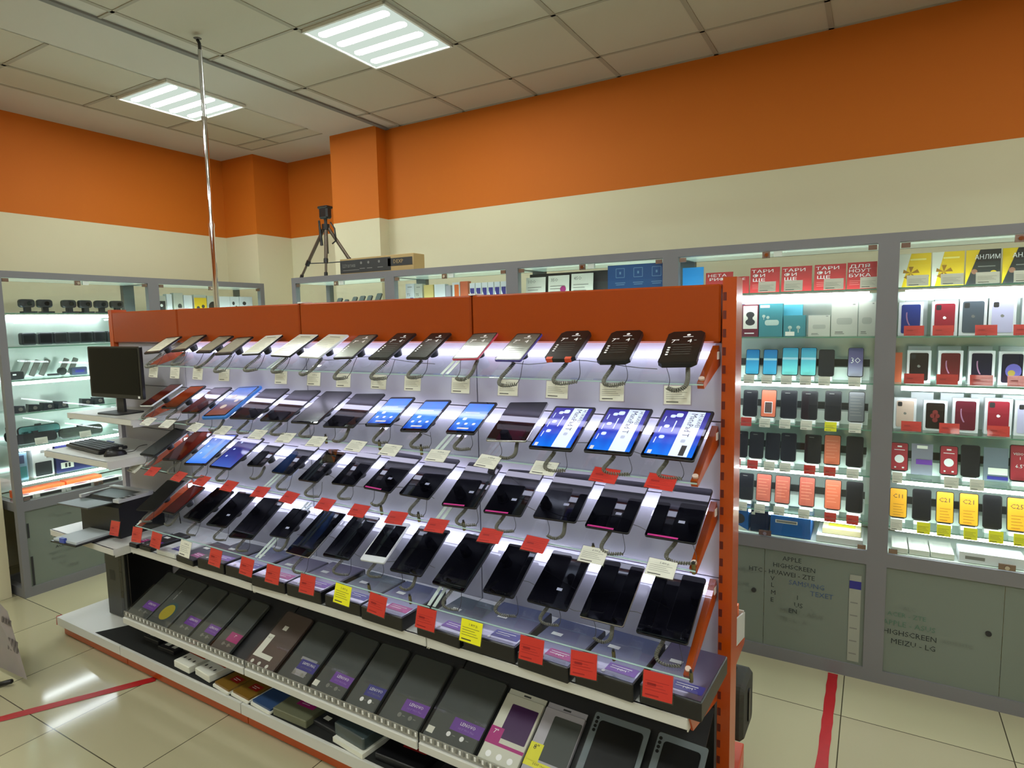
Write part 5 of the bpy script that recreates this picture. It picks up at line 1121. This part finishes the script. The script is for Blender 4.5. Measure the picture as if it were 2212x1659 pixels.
for i, (a, c) in enumerate(((1.855, 1.93), (1.935, 2.12), (2.125, 2.31), (2.32, 2.50))):
    t = thing('boxed_gadget', 'flat white box with black side print at the cabinet front, %s from the left' % ORD[i], 'box', LY_((a + c) / 2, .654, -4.875), 'flat white boxes at the cabinet front'); w = c - a
    MB().box(-w / 2, w / 2, 0, .08, 0, .03, mat('white_box', (0, 0, 0)), ch=.002).build('box', t)
    b = MB(); b.rect(w * .0, .015, w * .7, .02, .0012, dark, M=UP); b.disc(w * .1, .045, w * .25, .0308, slate, ry=.02); b.build('print', t)
# tilted shadows of phones, built as a row of solid grey slabs
for i, y in enumerate((2.0, 2.06, 2.12, 2.24, 2.30)):
    t = thing('shadow_slab', 'slanting grey shadow slab in the rear row of the third shelf, %s from the left' % ORD[i], 'slab', LY_(y, 1.459, -5.08) @ RY(25), 'slanting grey shadow slabs')
    MB().slab(0, .07, .035, .12, .006, -.01, 0, greyp, M=UP, ch=.002).build('body', t)
# second left cabinet: earphone boxes
def d_oval(b, w, h, z): b.disc(w * .1, h * .35, w * .22, z, ink, ry=h * .13)
def d_pair(b, w, h, z): b.disc(-w * .15, h * .6, w * .14, z, ink, ry=h * .11); b.disc(w * .15, h * .35, w * .14, z, ink, ry=h * .11)
def d_round(b, w, h, z): b.disc(0, h * .38, w * .4, z, bk_, n=18)
def d_y7(b, w, h, z): b.rect(0, h * .42, w, h * .84, z, yel); b.disc(-w * .2, h * .3, w * .13, z + .0004, ink); b.disc(w * .2, h * .38, w * .13, z + .0004, ink)
def d_cam(b, w, h, z): b.rect(0, h * .4, w * .8, h * .6, z, dark); b.disc(.0, h * .45, w * .15, z + .0005, whitep, n=8)
for i, (a, c, h, bd, dr, look) in enumerate([(2.905, 2.985, .14, pale, d_cam, 'grey box with dark camera picture'), (2.99, 3.035, .155, wbox, None, 'narrow white box'), (3.05, 3.13, .165, pale, d_oval, 'grey box with black oval earbud'), (3.135, 3.21, .15, wbox, None, 'white box hidden by the chrome pole'), (3.225, 3.337, .155, pale, d_y7, 'yellow earphone box'), (3.344, 3.455, .15, pale, d_round, 'pale box with big round black case'), (3.46, 3.562, .148, wbox, None, 'plain white earphone box'), (3.565, 3.655, .148, wbox, d_pair, 'white box with pair of black buds'), (3.66, 3.795, .15, wbox, d_pair, 'wide white box with pair of black buds')]):
    t = thing('earphone_box', look + ' on the left wall top shelf', 'box', LY_((a + c) / 2, 1.901, -4.95), 'earphone boxes in the left wall cabinet'); w = c - a
    MB().box(-w / 2, w / 2, 0, .05, 0, h, bd, ch=.002).build('box', t)
    if dr: b = MB(UP); dr(b, w, h, .0012); b.build('print', t)

# foreground folding notice at the left edge
t = thing('floor_notice', 'greyish printed notice sheet leaning on a black floor foot at left edge', 'sign', Matrix())
nm = mat('notice_sheet', (150, 142, 142), .5, noise=.15, nscale=20)
b = MB(); b.add([(-3.603, 1.32, .05), (-4.10, 1.32, .02), (-4.15, 1.36, .42), (-3.86, 1.36, .33)], [(0, 1, 2, 3)], nm); b.build('sheet', t)
b = MB()
for (u, v, w, h) in ((.30, .22, .16, .03), (.22, .10, .22, .06)):
    for q in range(4): b.quad([(-3.603 - u + .0 + q * .03, 1.3195 + .04 * v / .35 * 1, .05 + v), (-3.603 - u + .02 + q * .03, 1.3195 + .04 * v / .35, .05 + v), (-3.603 - u + .02 + q * .03, 1.3195 + .04 * (v + h) / .35, .05 + v + h), (-3.603 - u + q * .03, 1.3195 + .04 * (v + h) / .35, .05 + v + h)], mat('notice_ink', (95, 88, 90), .6))
b.build('print', t)
MB().tube([(-3.70, 1.29, .03), (-3.76, 1.26, .012), (-3.95, 1.24, .012)], .012, blackp, 8).build('foot', t)

# ------------------------------------------------------------------ world and view
w = bpy.data.worlds.new('world'); SC.world = w; w.use_nodes = True
w.node_tree.nodes['Background'].inputs[0].default_value = rgb((200, 200, 190)); w.node_tree.nodes['Background'].inputs[1].default_value = 0.5
SC.view_settings.view_transform = 'Standard'
SC.view_settings.look = 'None'
SC.view_settings.exposure = 0.0
SC.cycles.transparent_max_bounces = 24
SC.cycles.max_bounces = 8
SC.cycles.caustics_reflective = False
SC.cycles.caustics_refractive = False
SC.cycles.sample_clamp_indirect = 4.0
